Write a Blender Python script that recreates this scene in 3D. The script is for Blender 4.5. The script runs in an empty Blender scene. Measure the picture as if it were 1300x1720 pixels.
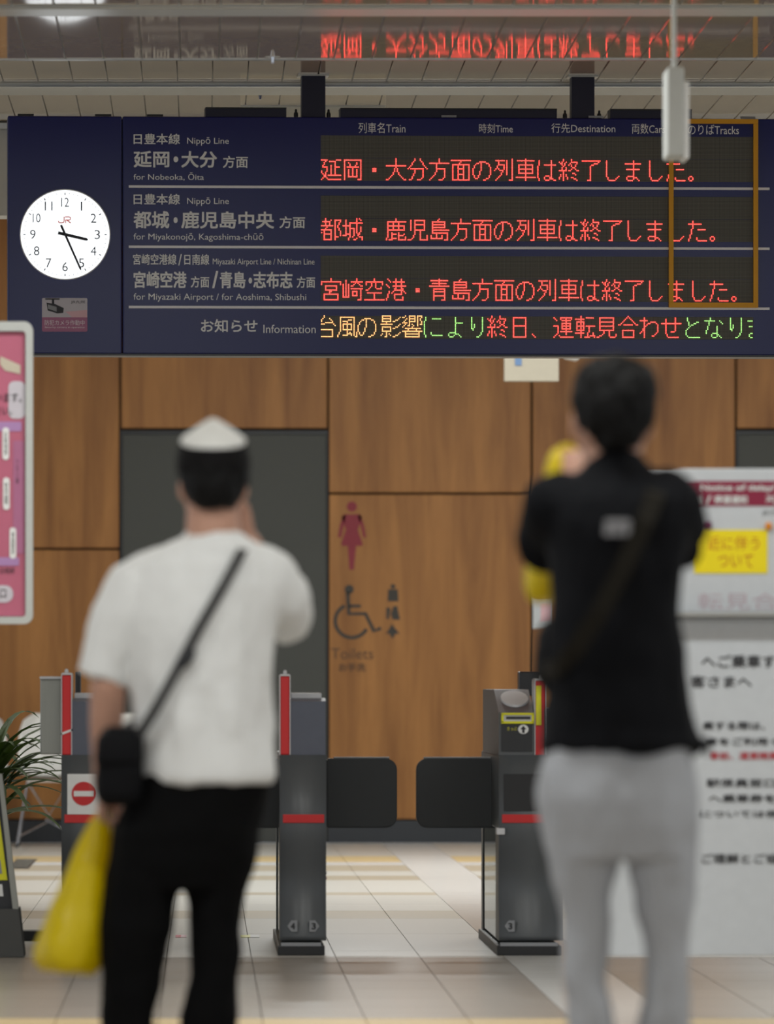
import bpy, bmesh, math, random
from mathutils import Vector, Matrix, noise
random.seed(7)
S = bpy.context.scene
COL = S.collection
# ---------------------------------------------------------------- camera, world, light, exposure
F, PX, PY, H = 11400.0, 340.0, 1137.0, 1.075      # focal length in pixels, level vanishing point, eye height
cam = bpy.data.cameras.new('camera')
camo = bpy.data.objects.new('camera', cam); COL.objects.link(camo); S.camera = camo
camo.location = (0, 0, H); camo.rotation_euler = (math.pi/2, 0, 0)
cam.sensor_fit = 'VERTICAL'; cam.sensor_height = 36.0; cam.lens = F/1720*36
cam.shift_x = (650-PX)/1720; cam.shift_y = (PY-860)/1720
cam.clip_end = 500
cam.dof.use_dof = True; cam.dof.focus_distance = 30.0; cam.dof.aperture_fstop = cam.lens/60.0
W = bpy.data.worlds.new('hall_air'); S.world = W; W.use_nodes = True
W.node_tree.nodes['Background'].inputs[0].default_value = (0.80, 0.86, 0.92, 1)
W.node_tree.nodes['Background'].inputs[1].default_value = 0.74
S.view_settings.view_transform = 'Standard'; S.view_settings.look = 'None'
S.view_settings.gamma = 1.0; S.view_settings.use_curve_mapping = False
S.view_settings.exposure = 0.0
S.cycles.max_bounces = 6; S.cycles.diffuse_bounces = 3; S.cycles.glossy_bounces = 4; S.cycles.transparent_max_bounces = 12; S.cycles.caustics_reflective = False
LIGHT_FRONT, LIGHT_BACK = 40.0, 92.0               # watts per ceiling fitting, hall side and platform side

def P(px, py, Y): return Vector(((px-PX)/F*Y, Y, H+(PY-py)/F*Y))
def X(px, Y): return (px-PX)/F*Y
def Z(py, Y): return H+(PY-py)/F*Y

# ---------------------------------------------------------------- materials
def srgb(r, g, b):
    f = lambda c: (c/255/12.92) if c/255 <= 0.04045 else ((c/255+0.055)/1.055)**2.4
    return (f(r), f(g), f(b), 1)
def mat(name, rgb, rough=0.5, metal=0.0, var=0.06, scale=30.0, bump=0.0, bscale=None, stretch=(1,1,1), emit=None, estr=0.0, trans=0.0, coat=0.0, spec=0.5, objvar=0.0):
    m = bpy.data.materials.new(name); m.use_nodes = True
    nt = m.node_tree; b = nt.nodes['Principled BSDF']; L = nt.links
    c = srgb(*rgb)
    b.inputs['Roughness'].default_value = rough; b.inputs['Metallic'].default_value = metal
    b.inputs['Specular IOR Level'].default_value = spec
    b.inputs['Transmission Weight'].default_value = trans; b.inputs['Coat Weight'].default_value = coat
    tc = nt.nodes.new('ShaderNodeTexCoord'); mp = nt.nodes.new('ShaderNodeMapping')
    mp.inputs['Scale'].default_value = stretch; L.new(tc.outputs['Object'], mp.inputs['Vector'])
    n = nt.nodes.new('ShaderNodeTexNoise'); n.inputs['Scale'].default_value = scale; n.inputs['Detail'].default_value = 4
    L.new(mp.outputs['Vector'], n.inputs['Vector'])
    mx = nt.nodes.new('ShaderNodeMix'); mx.data_type = 'RGBA'
    mx.inputs[6].default_value = tuple(max(0, v*(1-var)) for v in c[:3])+(1,)
    mx.inputs[7].default_value = tuple(min(1, v*(1+var)) for v in c[:3])+(1,)
    L.new(n.outputs['Fac'], mx.inputs[0]); out = mx.outputs[2]
    if objvar:
        oi = nt.nodes.new('ShaderNodeObjectInfo'); hs = nt.nodes.new('ShaderNodeHueSaturation')
        mr = nt.nodes.new('ShaderNodeMapRange'); mr.inputs['To Min'].default_value = 1-objvar; mr.inputs['To Max'].default_value = 1+objvar
        L.new(oi.outputs['Random'], mr.inputs['Value']); L.new(mr.outputs['Result'], hs.inputs['Value'])
        L.new(out, hs.inputs['Color']); out = hs.outputs['Color']
    L.new(out, b.inputs['Base Color'])
    if bump:
        n2 = nt.nodes.new('ShaderNodeTexNoise'); n2.inputs['Scale'].default_value = bscale or scale; n2.inputs['Detail'].default_value = 3
        L.new(mp.outputs['Vector'], n2.inputs['Vector'])
        bp = nt.nodes.new('ShaderNodeBump'); bp.inputs['Strength'].default_value = bump; bp.inputs['Distance'].default_value = 0.01
        L.new(n2.outputs['Fac'], bp.inputs['Height']); L.new(bp.outputs['Normal'], b.inputs['Normal'])
    if emit:
        b.inputs['Emission Color'].default_value = emit+(1,); b.inputs['Emission Strength'].default_value = estr
    return m
def wood_mat(name, c1, c2):
    m = bpy.data.materials.new(name); m.use_nodes = True
    nt = m.node_tree; b = nt.nodes['Principled BSDF']; L = nt.links
    tc = nt.nodes.new('ShaderNodeTexCoord'); mp = nt.nodes.new('ShaderNodeMapping'); oi = nt.nodes.new('ShaderNodeObjectInfo')
    mp.inputs['Scale'].default_value = (6, 6, 0.55)
    cmb = nt.nodes.new('ShaderNodeCombineXYZ'); mu = nt.nodes.new('ShaderNodeMath'); mu.operation = 'MULTIPLY'; mu.inputs[1].default_value = 37
    L.new(oi.outputs['Random'], mu.inputs[0]); L.new(mu.outputs[0], cmb.inputs[0]); L.new(mu.outputs[0], cmb.inputs[2])
    L.new(cmb.outputs[0], mp.inputs['Location']); L.new(tc.outputs['Object'], mp.inputs['Vector'])
    n = nt.nodes.new('ShaderNodeTexNoise'); n.inputs['Scale'].default_value = 1.1; n.inputs['Detail'].default_value = 8; n.inputs['Roughness'].default_value = 0.62
    n.inputs['Distortion'].default_value = 0.4
    L.new(mp.outputs['Vector'], n.inputs['Vector'])
    cr = nt.nodes.new('ShaderNodeValToRGB'); cr.color_ramp.elements[0].position = 0.3; cr.color_ramp.elements[1].position = 0.72
    cr.color_ramp.elements[0].color = srgb(*c1); cr.color_ramp.elements[1].color = srgb(*c2)
    L.new(n.outputs['Fac'], cr.inputs[0]); L.new(cr.outputs[0], b.inputs['Base Color'])
    b.inputs['Roughness'].default_value = 0.42; b.inputs['Specular IOR Level'].default_value = 0.35
    return m
def glow(name, rgb, strength):
    m = bpy.data.materials.new(name); m.use_nodes = True
    b = m.node_tree.nodes['Principled BSDF']
    b.inputs['Base Color'].default_value = (0.02, 0.02, 0.02, 1); b.inputs['Emission Color'].default_value = rgb+(1,)
    b.inputs['Emission Strength'].default_value = strength
    return m
def led_mat():
    m = bpy.data.materials.new('led_matrix_dark'); m.use_nodes = True
    nt = m.node_tree; b = nt.nodes['Principled BSDF']; L = nt.links
    tc = nt.nodes.new('ShaderNodeTexCoord'); sep = nt.nodes.new('ShaderNodeSeparateXYZ'); L.new(tc.outputs['Object'], sep.inputs[0])
    vals = []
    for ax in (0, 2):
        k = nt.nodes.new('ShaderNodeMath'); k.operation = 'MULTIPLY'; k.inputs[1].default_value = 2*math.pi/PITCH
        s = nt.nodes.new('ShaderNodeMath'); s.operation = 'COSINE'
        L.new(sep.outputs[ax], k.inputs[0]); L.new(k.outputs[0], s.inputs[0]); vals.append(s)
    a = nt.nodes.new('ShaderNodeMath'); a.operation = 'ADD'; L.new(vals[0].outputs[0], a.inputs[0]); L.new(vals[1].outputs[0], a.inputs[1])
    cr = nt.nodes.new('ShaderNodeValToRGB'); cr.color_ramp.elements[0].position = 0.2; cr.color_ramp.elements[1].position = 0.8
    cr.color_ramp.elements[0].color = srgb(44, 45, 43); cr.color_ramp.elements[1].color = srgb(116, 114, 104)
    mr = nt.nodes.new('ShaderNodeMapRange'); mr.inputs['From Min'].default_value = -2; mr.inputs['From Max'].default_value = 2
    L.new(a.outputs[0], mr.inputs['Value']); L.new(mr.outputs['Result'], cr.inputs[0]); L.new(cr.outputs[0], b.inputs['Base Color'])
    b.inputs['Roughness'].default_value = 0.6
    return m
def glass_mat(name, rgb, alpha):
    m = bpy.data.materials.new(name); m.use_nodes = True
    nt = m.node_tree; L = nt.links; nt.nodes.remove(nt.nodes['Principled BSDF'])
    o = nt.nodes['Material Output']; t = nt.nodes.new('ShaderNodeBsdfTransparent'); t.inputs[0].default_value = srgb(*rgb)
    g = nt.nodes.new('ShaderNodeBsdfGlossy'); g.inputs['Roughness'].default_value = 0.03
    lw = nt.nodes.new('ShaderNodeFresnel'); lw.inputs[0].default_value = 1.25
    mx = nt.nodes.new('ShaderNodeMixShader'); L.new(lw.outputs[0], mx.inputs[0]); L.new(t.outputs[0], mx.inputs[1]); L.new(g.outputs[0], mx.inputs[2])
    L.new(mx.outputs[0], o.inputs[0])
    return m
def plastic_bag_mat(name, rgb):
    m = bpy.data.materials.new(name); m.use_nodes = True
    nt = m.node_tree; b = nt.nodes['Principled BSDF']; L = nt.links; o = nt.nodes['Material Output']
    b.inputs['Base Color'].default_value = srgb(*rgb); b.inputs['Roughness'].default_value = 0.35
    tl = nt.nodes.new('ShaderNodeBsdfTranslucent'); tl.inputs[0].default_value = srgb(*rgb)
    n = nt.nodes.new('ShaderNodeTexNoise'); n.inputs['Scale'].default_value = 9; n.inputs['Detail'].default_value = 3
    bp = nt.nodes.new('ShaderNodeBump'); bp.inputs['Strength'].default_value = 0.7; bp.inputs['Distance'].default_value = 0.02
    tc = nt.nodes.new('ShaderNodeTexCoord'); L.new(tc.outputs['Object'], n.inputs['Vector']); L.new(n.outputs['Fac'], bp.inputs['Height']); L.new(bp.outputs['Normal'], b.inputs['Normal'])
    mx = nt.nodes.new('ShaderNodeMixShader'); mx.inputs[0].default_value = 0.4
    L.new(b.outputs[0], mx.inputs[1]); L.new(tl.outputs[0], mx.inputs[2]); L.new(mx.outputs[0], o.inputs[0])
    return m
SB = F/29.0                       # pixels per metre on the display board
PITCH = 2.277/SB                  # LED pitch
M = dict(
  panel=mat('ceiling_panel_gloss', (214,196,170), 0.045, 0.0, 0.03, 3, bump=0.010, bscale=2.5, stretch=(3,1,1), spec=1.0),
  ceil=mat('ceiling_backing', (70,68,64), 0.5), alu=mat('brushed_aluminium', (190,190,186), 0.28, 0.75, 0.05, 60, stretch=(0.1,3,3)),
  fascia=mat('white_fascia', (205,203,196), 0.5), wood=wood_mat('wood_veneer', (126,80,38), (176,122,66)),
  doorg=mat('door_grey', (64,65,61), 0.55), base=mat('skirting_dark', (40,43,48), 0.35), joint=mat('joint_dark', (38,26,16), 0.8),
  t_light=mat('tile_light', (204,200,192), 0.32, var=0.10, scale=60, objvar=0.03), t_tan=mat('tile_tan', (178,166,146), 0.35, var=0.10, scale=60, objvar=0.03),
  t_white=mat('tile_white', (232,231,228), 0.2, var=0.03, scale=60, objvar=0.02), t_front=mat('tile_front', (166,157,146), 0.25, var=0.10, scale=60, objvar=0.03),
  t_yellow=mat('tile_yellow', (206,182,136), 0.4, var=0.1, scale=60, objvar=0.03), grout=mat('grout', (128,120,110), 0.8),
  navy=mat('board_navy', (17,23,94), 0.26, var=0.04, scale=4, spec=0.4), navyd=mat('board_navy_dark', (12,14,44), 0.45), blackm=mat('black_metal', (22,22,24), 0.4),
  letter=mat('letter_silver', (240,240,240), 0.5), line=mat('divider_silver', (244,242,244), 0.45),
  yellow=mat('frame_yellow', (226,160,12), 0.45), white=mat('white_plastic', (228,228,226), 0.4), whitep=mat('white_paint', (186,188,184), 0.45),
  paper=mat('white_paper', (203,207,211), 0.6), ink=mat('black_ink', (38,38,42), 0.6), redink=mat('red_ink', (196,60,70), 0.6), pinkink=mat('pink_ink', (222,180,188), 0.6),
  pen=mat('pen_pink', (190,172,180), 0.6), penred=mat('pen_orange_red', (196,88,20), 0.6), signcream=mat('hanging_sign_cream', (146,138,122), 0.6),
  ivory=mat('ivory_enamel', (246,240,220), 0.5),
  maroon=mat('maroon_print', (140,28,62), 0.55), yellowp=mat('yellow_paper', (250,226,10), 0.6), orange=mat('orange_magnet', (228,140,20), 0.4), purple=mat('purple_magnet', (120,40,84), 0.4),
  gate=mat('gate_charcoal', (84,87,90), 0.4, var=0.05, scale=10), gated=mat('gate_dark', (36,37,40), 0.32), gateb=mat('gate_bluegrey', (88,92,106), 0.35), flap=mat('flap_black', (33,36,38), 0.42),
  red=mat('signal_red', (200,36,38), 0.35), redl=mat('red_lamp', (190,34,36), 0.3, emit=(0.8,0.03,0.03), estr=0.08), clear=glass_mat('clear_glass', (222,228,216), 0.2),
  steel=mat('stainless', (150,150,142), 0.3, 0.8, 0.06, 40, stretch=(3,3,0.2)), badge=mat('badge_grey', (140,142,146), 0.45), gyellow=mat('lime_yellow', (226,222,30), 0.4),
  pad=mat('reader_pad', (205,205,208), 0.35), chair=mat('chair_shell', (242,240,236), 0.38), chrome=mat('chrome', (200,200,205), 0.12, 1.0, 0.02), rubber=mat('rubber', (25,25,25), 0.7),
  leaf=mat('leaf_green', (86,108,44), 0.45, var=0.25, scale=14), stem=mat('plant_stem', (96,82,54), 0.7), pot=mat('pot_grey', (66,66,64), 0.6), soil=mat('soil', (46,34,24), 0.9),
  posterpink=mat('poster_pink', (184,98,122), 0.5, var=0.08, scale=5), lavender=mat('poster_lavender', (170,130,178), 0.5), cream=mat('sign_cream', (196,186,166), 0.5), blue=mat('sign_blue', (78,104,138), 0.5),
  picred=mat('pictogram_red', (132,26,44), 0.5), picblk=mat('pictogram_black', (50,44,36), 0.5), pictx=mat('sign_text_brown', (84,56,30), 0.5),
  skin=mat('skin', (192,146,124), 0.5, var=0.06, scale=20), tee=mat('white_cotton', (236,237,236), 0.8, var=0.03, scale=50), black=mat('black_cotton', (12,12,13), 0.9, spec=0.1),
  jacket=mat('black_jacket', (13,14,18), 0.75, spec=0.12), sweat=mat('grey_sweat', (176,179,185), 0.85, var=0.10, scale=120), hair=mat('black_hair', (9,8,8), 0.6, bump=0.5, bscale=60, spec=0.18),
  capd=mat('cap_dark', (20,19,20), 0.85, spec=0.15), capw=mat('cap_white', (232,232,228), 0.7), strap=mat('strap_grey', (58,58,58), 0.7), strapb=mat('strap_brown', (30,27,21), 0.8, spec=0.15),
  bagb=mat('bag_black', (14,14,17), 0.75, spec=0.15), shoe=mat('shoe_dark', (34,34,36), 0.6), sole=mat('shoe_sole', (200,198,192), 0.6), bagy=plastic_bag_mat('yellow_plastic', (236,214,8)), bagc=mat('bag_contents', (216,206,140), 0.5),
  eye=mat('eye_dark', (24,18,16), 0.2), lips=mat('lips', (160,92,84), 0.5), logo=mat('logo_grey', (150,150,154), 0.6),
  stickp=mat('sticker_pink', (170,104,138), 0.45), stickw=mat('sticker_white', (198,192,200), 0.45), stickt=mat('sticker_text', (232,222,230), 0.5), camdark=mat('sticker_camera', (40,40,46), 0.5),
  dial=glow('clock_dial_lit', (0.93,0.97,1.0), 1.35), hand=mat('clock_hand', (36,38,48), 0.5), numeral=mat('clock_numeral', (84,92,104), 0.5), jrred=mat('clock_red', (236,120,116), 0.5, emit=(0.9,0.25,0.22), estr=0.25),
  ledr=glow('led_red', (1.0,0.052,0.042), 6.0), ledo=glow('led_amber', (1.0,0.42,0.15), 3.4), ledg=glow('led_green', (0.42,1.0,0.24), 2.2),
  lamp=glow('lamp_diffuser', (1.0,0.98,0.95), 2.0),
)
M['led'] = led_mat()

# ---------------------------------------------------------------- mesh helpers
def wloc(o):
    v = Vector((0,0,0))
    while o: v += o.location; o = o.parent
    return v
def empty(name, loc, rz=0):
    o = bpy.data.objects.new(name, None); COL.objects.link(o); o.location = loc; o.rotation_euler = (0,0,rz); o.empty_display_size = 0.1; return o
def mk(name, bm, m, parent=None, local=False, smooth=False):
    me = bpy.data.meshes.new(name)
    if isinstance(bm, bmesh.types.BMesh):
        bmesh.ops.recalc_face_normals(bm, faces=bm.faces[:]); bm.to_mesh(me); bm.free()
    else: me = bm
    if parent and not local: me.transform(Matrix.Translation(-wloc(parent)))
    for q in (m if isinstance(m, (list, tuple)) else [m]): me.materials.append(M[q] if isinstance(q, str) else q)
    if smooth:
        for p in me.polygons: p.use_smooth = True
    o = bpy.data.objects.new(name, me); COL.objects.link(o)
    if parent: o.parent = parent
    return o
def tag(o, label, cat, group=None):
    o['label'] = label; o['category'] = cat
    if group: o['group'] = group
    return o
def struct(o): o['kind'] = 'structure'; return o
def box(bm, x0, x1, y0, y1, z0, z1, bev=0.0, seg=2):
    t = bmesh.new(); bmesh.ops.create_cube(t, size=1)
    for v in t.verts: v.co = Vector(((x0+x1)/2+v.co.x*(x1-x0), (y0+y1)/2+v.co.y*(y1-y0), (z0+z1)/2+v.co.z*(z1-z0)))
    if bev: bmesh.ops.bevel(t, geom=t.edges[:], offset=bev, segments=seg, affect='EDGES', profile=0.5)
    add(bm, t); return bm
def add(bm, t):
    me = bpy.data.meshes.new('tmp'); t.to_mesh(me); t.free(); bm.from_mesh(me); bpy.data.meshes.remove(me)
def B(*a, **k): return box(bmesh.new(), *a, **k)
def prism(bm, pts, off, close=True):
    """polygon pts (Vectors) swept by vector off"""
    t = bmesh.new(); a = [t.verts.new(p) for p in pts]; b = [t.verts.new(Vector(p)+off) for p in pts]; n = len(pts)
    t.faces.new(a); t.faces.new(b[::-1])
    for i in range(n): t.faces.new((a[i], b[i], b[(i+1) % n], a[(i+1) % n]))
    bmesh.ops.recalc_face_normals(t, faces=t.faces[:]); add(bm, t); return bm
def rrect(x0, x1, z0, z1, r, y, corners=(1,1,1,1), n=5):
    pts = []
    for (cx, cz, a0, on) in ((x1-r, z1-r, 0, corners[0]), (x0+r, z1-r, 90, corners[1]), (x0+r, z0+r, 180, corners[2]), (x1-r, z0+r, 270, corners[3])):
        if not on:
            pts.append(Vector((cx+(r if a0 in (0, 270) else -r), y, cz+(r if a0 in (0, 90) else -r)))); continue
        for i in range(n+1):
            a = math.radians(a0+90*i/n); pts.append(Vector((cx+r*math.cos(a), y, cz+r*math.sin(a))))
    return pts
def loft(bm, rings, cap=True):
    """rings: list of lists of Vectors, equal length"""
    t = bmesh.new(); vs = [[t.verts.new(p) for p in r] for r in rings]; n = len(vs[0])
    for a, b in zip(vs, vs[1:]):
        for i in range(n): t.faces.new((a[i], a[(i+1) % n], b[(i+1) % n], b[i]))
    if cap: t.faces.new(vs[0][::-1]); t.faces.new(vs[-1])
    bmesh.ops.recalc_face_normals(t, faces=t.faces[:]); add(bm, t); return bm
def ell(c, u, v, n=24, p=1.0):
    out = []
    for i in range(n):
        a = 2*math.pi*i/n; ca, sa = math.cos(a), math.sin(a)
        out.append(Vector(c)+Vector(u)*math.copysign(abs(ca)**p, ca)+Vector(v)*math.copysign(abs(sa)**p, sa))
    return out
def tube(bm, pts, rad, n=12, flat=1.0, ref=Vector((0,1,0)), round_ends=True):
    pts = [Vector(p) for p in pts]; rad = rad if isinstance(rad, (list, tuple)) else [rad]*len(pts)
    rings = []
    for i, p in enumerate(pts):
        t = (pts[min(i+1, len(pts)-1)]-pts[max(i-1, 0)]).normalized()
        u = t.cross(ref)
        if u.length < 1e-3: u = t.cross(Vector((1,0,0)))
        u.normalize(); v = t.cross(u).normalized(); r = rad[i]
        if round_ends and i == 0:
            for k in (0.15, 0.5, 0.8): rings.append(ell(p-t*r*math.sqrt(1-k*k), u*r*k, v*r*k*flat, n))
        rings.append(ell(p, u*r, v*r*flat, n))
        if round_ends is True and i == len(pts)-1:
            for k in (0.8, 0.5, 0.15): rings.append(ell(p+t*r*math.sqrt(1-k*k), u*r*k, v*r*k*flat, n))
    return loft(bm, rings)
def ball(bm, c, rx, ry, rz, n=20, p=1.0):
    rings = []
    for i in range(1, n//2):
        a = math.pi*i/(n//2); rings.append(ell(Vector(c)+Vector((0,0,-rz*math.cos(a))), Vector((rx*math.sin(a),0,0)), Vector((0,ry*math.sin(a),0)), n, p))
    return loft(bm, rings)
def remesh(name, bm, m, parent, voxel=0.008, smooth=6, disp=None):
    o = mk(name, bm, m, None)
    r = o.modifiers.new('r', 'REMESH'); r.mode = 'VOXEL'; r.voxel_size = voxel
    s = o.modifiers.new('s', 'SMOOTH'); s.factor = 0.5; s.iterations = smooth
    dg = bpy.context.evaluated_depsgraph_get(); dg.update()
    me = bpy.data.meshes.new_from_object(o.evaluated_get(dg)); old = o.data; o.modifiers.clear(); o.data = me; bpy.data.meshes.remove(old)
    if disp:
        ns = [v.normal.copy() for v in me.vertices]
        for v, nn in zip(me.vertices, ns): v.co += nn*disp(v.co)
    for p in me.polygons: p.use_smooth = True
    if parent: me.transform(Matrix.Translation(-wloc(parent))); o.parent = parent
    return o
_text_cache = {}
def text_mesh(s, bold=0.0):
    if (s, bold) in _text_cache: return _text_cache[s, bold].copy()
    cu = bpy.data.curves.new('t', 'FONT'); cu.body = s; cu.resolution_u = 3; cu.offset = bold
    o = bpy.data.objects.new('t', cu); COL.objects.link(o)
    dg = bpy.context.evaluated_depsgraph_get(); me = bpy.data.meshes.new_from_object(o.evaluated_get(dg))
    bpy.data.objects.remove(o); bpy.data.curves.remove(cu); _text_cache[s, bold] = me
    return me.copy()
def text_fit(bm, s, x0, x1, z0, z1, y, bold=0.0, slant=0.0):
    """text laid in the X-Z plane facing -Y and fitted to a rectangle"""
    if bold > 0:
        k = bold*(z1-z0)*1.6
        for i, (dx, dz) in enumerate(((-k,-k),(k,k),(-k,k),(k,-k))): text_fit(bm, s, x0+k+dx, x1-k+dx, z0+k+dz, z1-k+dz, y-0.0005*i, 0.0)
        return bm
    me = text_mesh(s, bold)
    if not me.vertices: return bm
    xs = [v.co.x for v in me.vertices]; ys = [v.co.y for v in me.vertices]
    a, b, c, d = min(xs), max(xs), min(ys), max(ys)
    for v in me.vertices:
        fx = (v.co.x-a)/max(b-a, 1e-6); fz = (v.co.y-c)/max(d-c, 1e-6)
        v.co = Vector((x0+fx*(x1-x0)+slant*fz*(z1-z0), y, z0+fz*(z1-z0)))
    bm.from_mesh(me); bpy.data.meshes.remove(me); return bm
def copy_tree(o, parent=None):
    c = o.copy(); COL.objects.link(c); c.parent = parent
    for ch in list(o.children): copy_tree(ch, c)
    return c

# ================================================================= THE SETTING
# ---- floor: slab and tiles
fl = struct(mk('floor', B(-9, 12, -2, 44.2, -0.3, -0.012), 'grout'))
ROWS = [(43.95,40.7,'t_light'),(40.7,39.4,'t_yellow'),(39.4,38.75,'t_white'),(38.75,37.55,'t_tan'),(37.55,36.7,'t_light'),(36.7,35.9,'t_tan'),
        (35.9,33.85,'t_light'),(33.85,33.45,'t_tan'),(33.45,32.08,'t_light'),(32.08,31.2,'t_light'),(31.2,30.2,'t_tan'),(30.2,28.4,'t_light'),(28.4,26.64,'t_light'),(26.64,26.02,'t_light')]
y = 26.02
for d in (0.65,)*6: ROWS.append((y, y-d, 't_front')); y -= d
ROWS += [(y, y-0.75, 't_front'), (y-0.75, y-1.35, 't_yellow'), (y-1.35, y-2.0, 't_front')]
TW, TX0 = 0.3235, 0.835
tile_cache = {}
for (y1, y0, mname) in ROWS:
    xl, xr = X(-20, y1), X(1320, y1)
    k0, k1 = math.floor((xl-TX0)/TW), math.ceil((xr-TX0)/TW)
    for k in range(k0, k1):
        mm = 't_white' if k == 1 else mname
        key = (round(y1-y0, 3), mm)
        cx, cy = TX0+(k+0.5)*TW, (y0+y1)/2
        if key not in tile_cache:
            d = (y1-y0)/2-0.003
            tile_cache[key] = mk('floor_tile', B(-TW/2+0.0015, TW/2-0.0015, -d, d, -0.02, 0.0), mm); o = tile_cache[key]
        else: o = tile_cache[key].copy(); COL.objects.link(o)
        o.location = (cx, cy, 0); o.parent = fl
# the rest of the paving out of sight of the photograph
def slab(x0, x1, y0, y1, m):
    o = mk('paving', B(x0, x1, y0, y1, -0.02, 0.0), m, fl); return o
yb = ROWS[-1][1]
slab(-9, 12, -2, yb-0.004, 't_front')
for (y1, y0, mname) in ROWS:
    xl, xr = X(-20, y1), X(1320, y1)
    k0, k1 = math.floor((xl-TX0)/TW), math.ceil((xr-TX0)/TW)
    slab(-9, TX0+k0*TW-0.003, y0+0.003, y1-0.003, mname); slab(TX0+k1*TW+0.003, 12, y0+0.003, y1-0.003, mname)

# ---- back wall of wood panels, grey doors, skirting
YW = 44.0
wb = struct(mk('wall_back', B(-9, 12, YW+0.02, YW+0.3, 0, 4.3), 'joint'))
def wpanel(x0, x1, ytop, ybot):
    g = 0.007
    o = mk('wood_panel', B(X(x0,YW)+g, X(x1,YW)-g, YW-0.005, YW+0.03, Z(ybot,YW)+g, (4.25 if ytop is None else Z(ytop,YW)-g), bev=0.004, seg=1), 'wood', wb)
ZB = 1378
for c0, segs in ((-1513,(None,922,ZB)),(-1170,(None,829,ZB)),(-827,(None,922,ZB)),(-484,(None,829,ZB)),(-141,(None,922,ZB)),(551,(None,829,ZB)),(893,(None,922,ZB)),(1579,(None,829,ZB)),(1922,(None,922,ZB)),(2265,(None,829,ZB))):
    w = 343 if c0 != 551 else 342
    for a, b in zip(segs, segs[1:]): wpanel(c0, c0+w, a, b)
for n_, (x0, x1) in enumerate(((202,551),(1236,1579))):
    wpanel(x0, x1, None, 721)
    d = struct(empty('door_%d' % (n_+1), (X((x0+x1)/2,YW), YW, 0)))
    mk('door_leaf', B(X(x0+3,YW), X(x1-2,YW), YW+0.0, YW+0.03, 0.005, Z(724,YW)-0.02, bev=0.004, seg=1), 'doorg', d)
    f = bmesh.new(); zt = Z(724,YW)
    box(f, X(x0,YW), X(x0+3,YW), YW-0.01, YW+0.03, 0, zt); box(f, X(x1-2,YW), X(x1,YW), YW-0.01, YW+0.03, 0, zt); box(f, X(x0,YW), X(x1,YW), YW-0.012, YW+0.03, zt-0.02, zt)
    mk('door_frame', f, 'gated', d)
for i, (x0, x1) in enumerate(((-1900,202),(551,1236),(1579,2600))):
    struct(mk('baseboard_back' if i == 0 else 'baseboard_back.%03d' % i, B(X(x0,YW), X(x1,YW), YW-0.03, YW+0.02, 0, Z(ZB,YW)), 'base'))

# ---- ceiling: boarded strips, aluminium channels, fascia
HC, HT = 3.505, 3.65
ce = struct(mk('ceiling', B(-9, 12, -2, 26.70, HC+0.006, HC+0.25), 'ceil'))
ce2 = bmesh.new(); box(ce2, -9, 12, 26.70, 31.75, HT+0.006, HT+0.2)
ce2 = struct(mk('ceiling.001', ce2, 'ceil'))
ce3 = struct(mk('ceiling.002', B(-9, 12, 31.75, 44.3, 4.25, 4.4), 'fascia'))
struct(mk('trim_1', B(-9, 12, 31.5, 31.75, Z(362,31.5), HT+0.2), 'fascia'))
struct(mk('trim_2', B(-9, 12, 31.44, 31.5, Z(217,31.44), Z(205,31.44), bev=0.004), 'alu'))
PW = 0.1507
def strips(x_seam, y0, y1, h, parent, k0, k1):
    d = (y1-y0)/2; proto = None
    for k in range(k0, k1):
        if proto is None:
            proto = mk('ceiling_strip', B(-PW/2+0.0022, PW/2-0.0022, -d+0.002, d-0.002, 0, 0.012, bev=0.002, seg=1), 'panel'); o = proto
        else: o = proto.copy(); COL.objects.link(o)
        o.location = (x_seam+(k+0.5)*PW, (y0+y1)/2, h+0.0003*math.sin(k*12.9898)); o.parent = parent
        o.rotation_euler = (0.0006*math.sin(k*7.7), 0.004*math.sin(k*3.1), 0)
strips(-0.687, 22.6, 24.55, HC, ce, -3, 22)
strips(-0.689, 24.92, 26.70, HC, ce, -3, 22)
strips(-0.861, 28.10, 29.36, HT, ce2, -4, 24)
strips(-0.861, 29.88, 31.44, HT, ce2, -4, 24)
mk('ceiling_sheet', B(-9, 12, -2, 22.6, HC, HC+0.01), 'panel', ce)
mk('ceiling_sheet', B(-9, 12, 26.71, 28.09, HT, HT+0.01), 'panel', ce2)
for x0, x1, yy0, yy1, h, par in ((-9,-0.693-3*PW-0.002,22.6,24.55,HC,ce),(-0.693+22*PW+0.002,12,22.6,24.55,HC,ce),(-9,-0.689-3*PW-0.002,24.92,26.7,HC,ce),(-0.689+22*PW+0.002,12,24.92,26.7,HC,ce),
    (-9,-0.861-4*PW-0.002,28.1,29.36,HT,ce2),(-0.861+24*PW+0.002,12,28.1,29.36,HT,ce2),(-9,-0.861-4*PW-0.002,29.88,31.44,HT,ce2),(-0.861+24*PW+0.002,12,29.88,31.44,HT,ce2)):
    mk('ceiling_sheet', B(x0, x1, yy0, yy1, h, h+0.01), 'panel', par)
def channel(name, y0, y1, z):
    b = bmesh.new(); box(b, -9, 12, y0, y1, z, z+0.05, bev=0.006); box(b, -9, 12, y0-0.03, y0, z+0.012, z+0.05); box(b, -9, 12, y1, y1+0.03, z+0.012, z+0.05)
    return struct(mk(name, b, 'alu'))
channel('trim_3', 24.59, 24.87, HC-0.010); channel('trim_4', 29.42, 29.84, HT-0.018)
struct(mk('trim_5', B(-9, 12, 26.69, 26.72, HC-0.004, HT+0.05), 'alu'))

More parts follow.
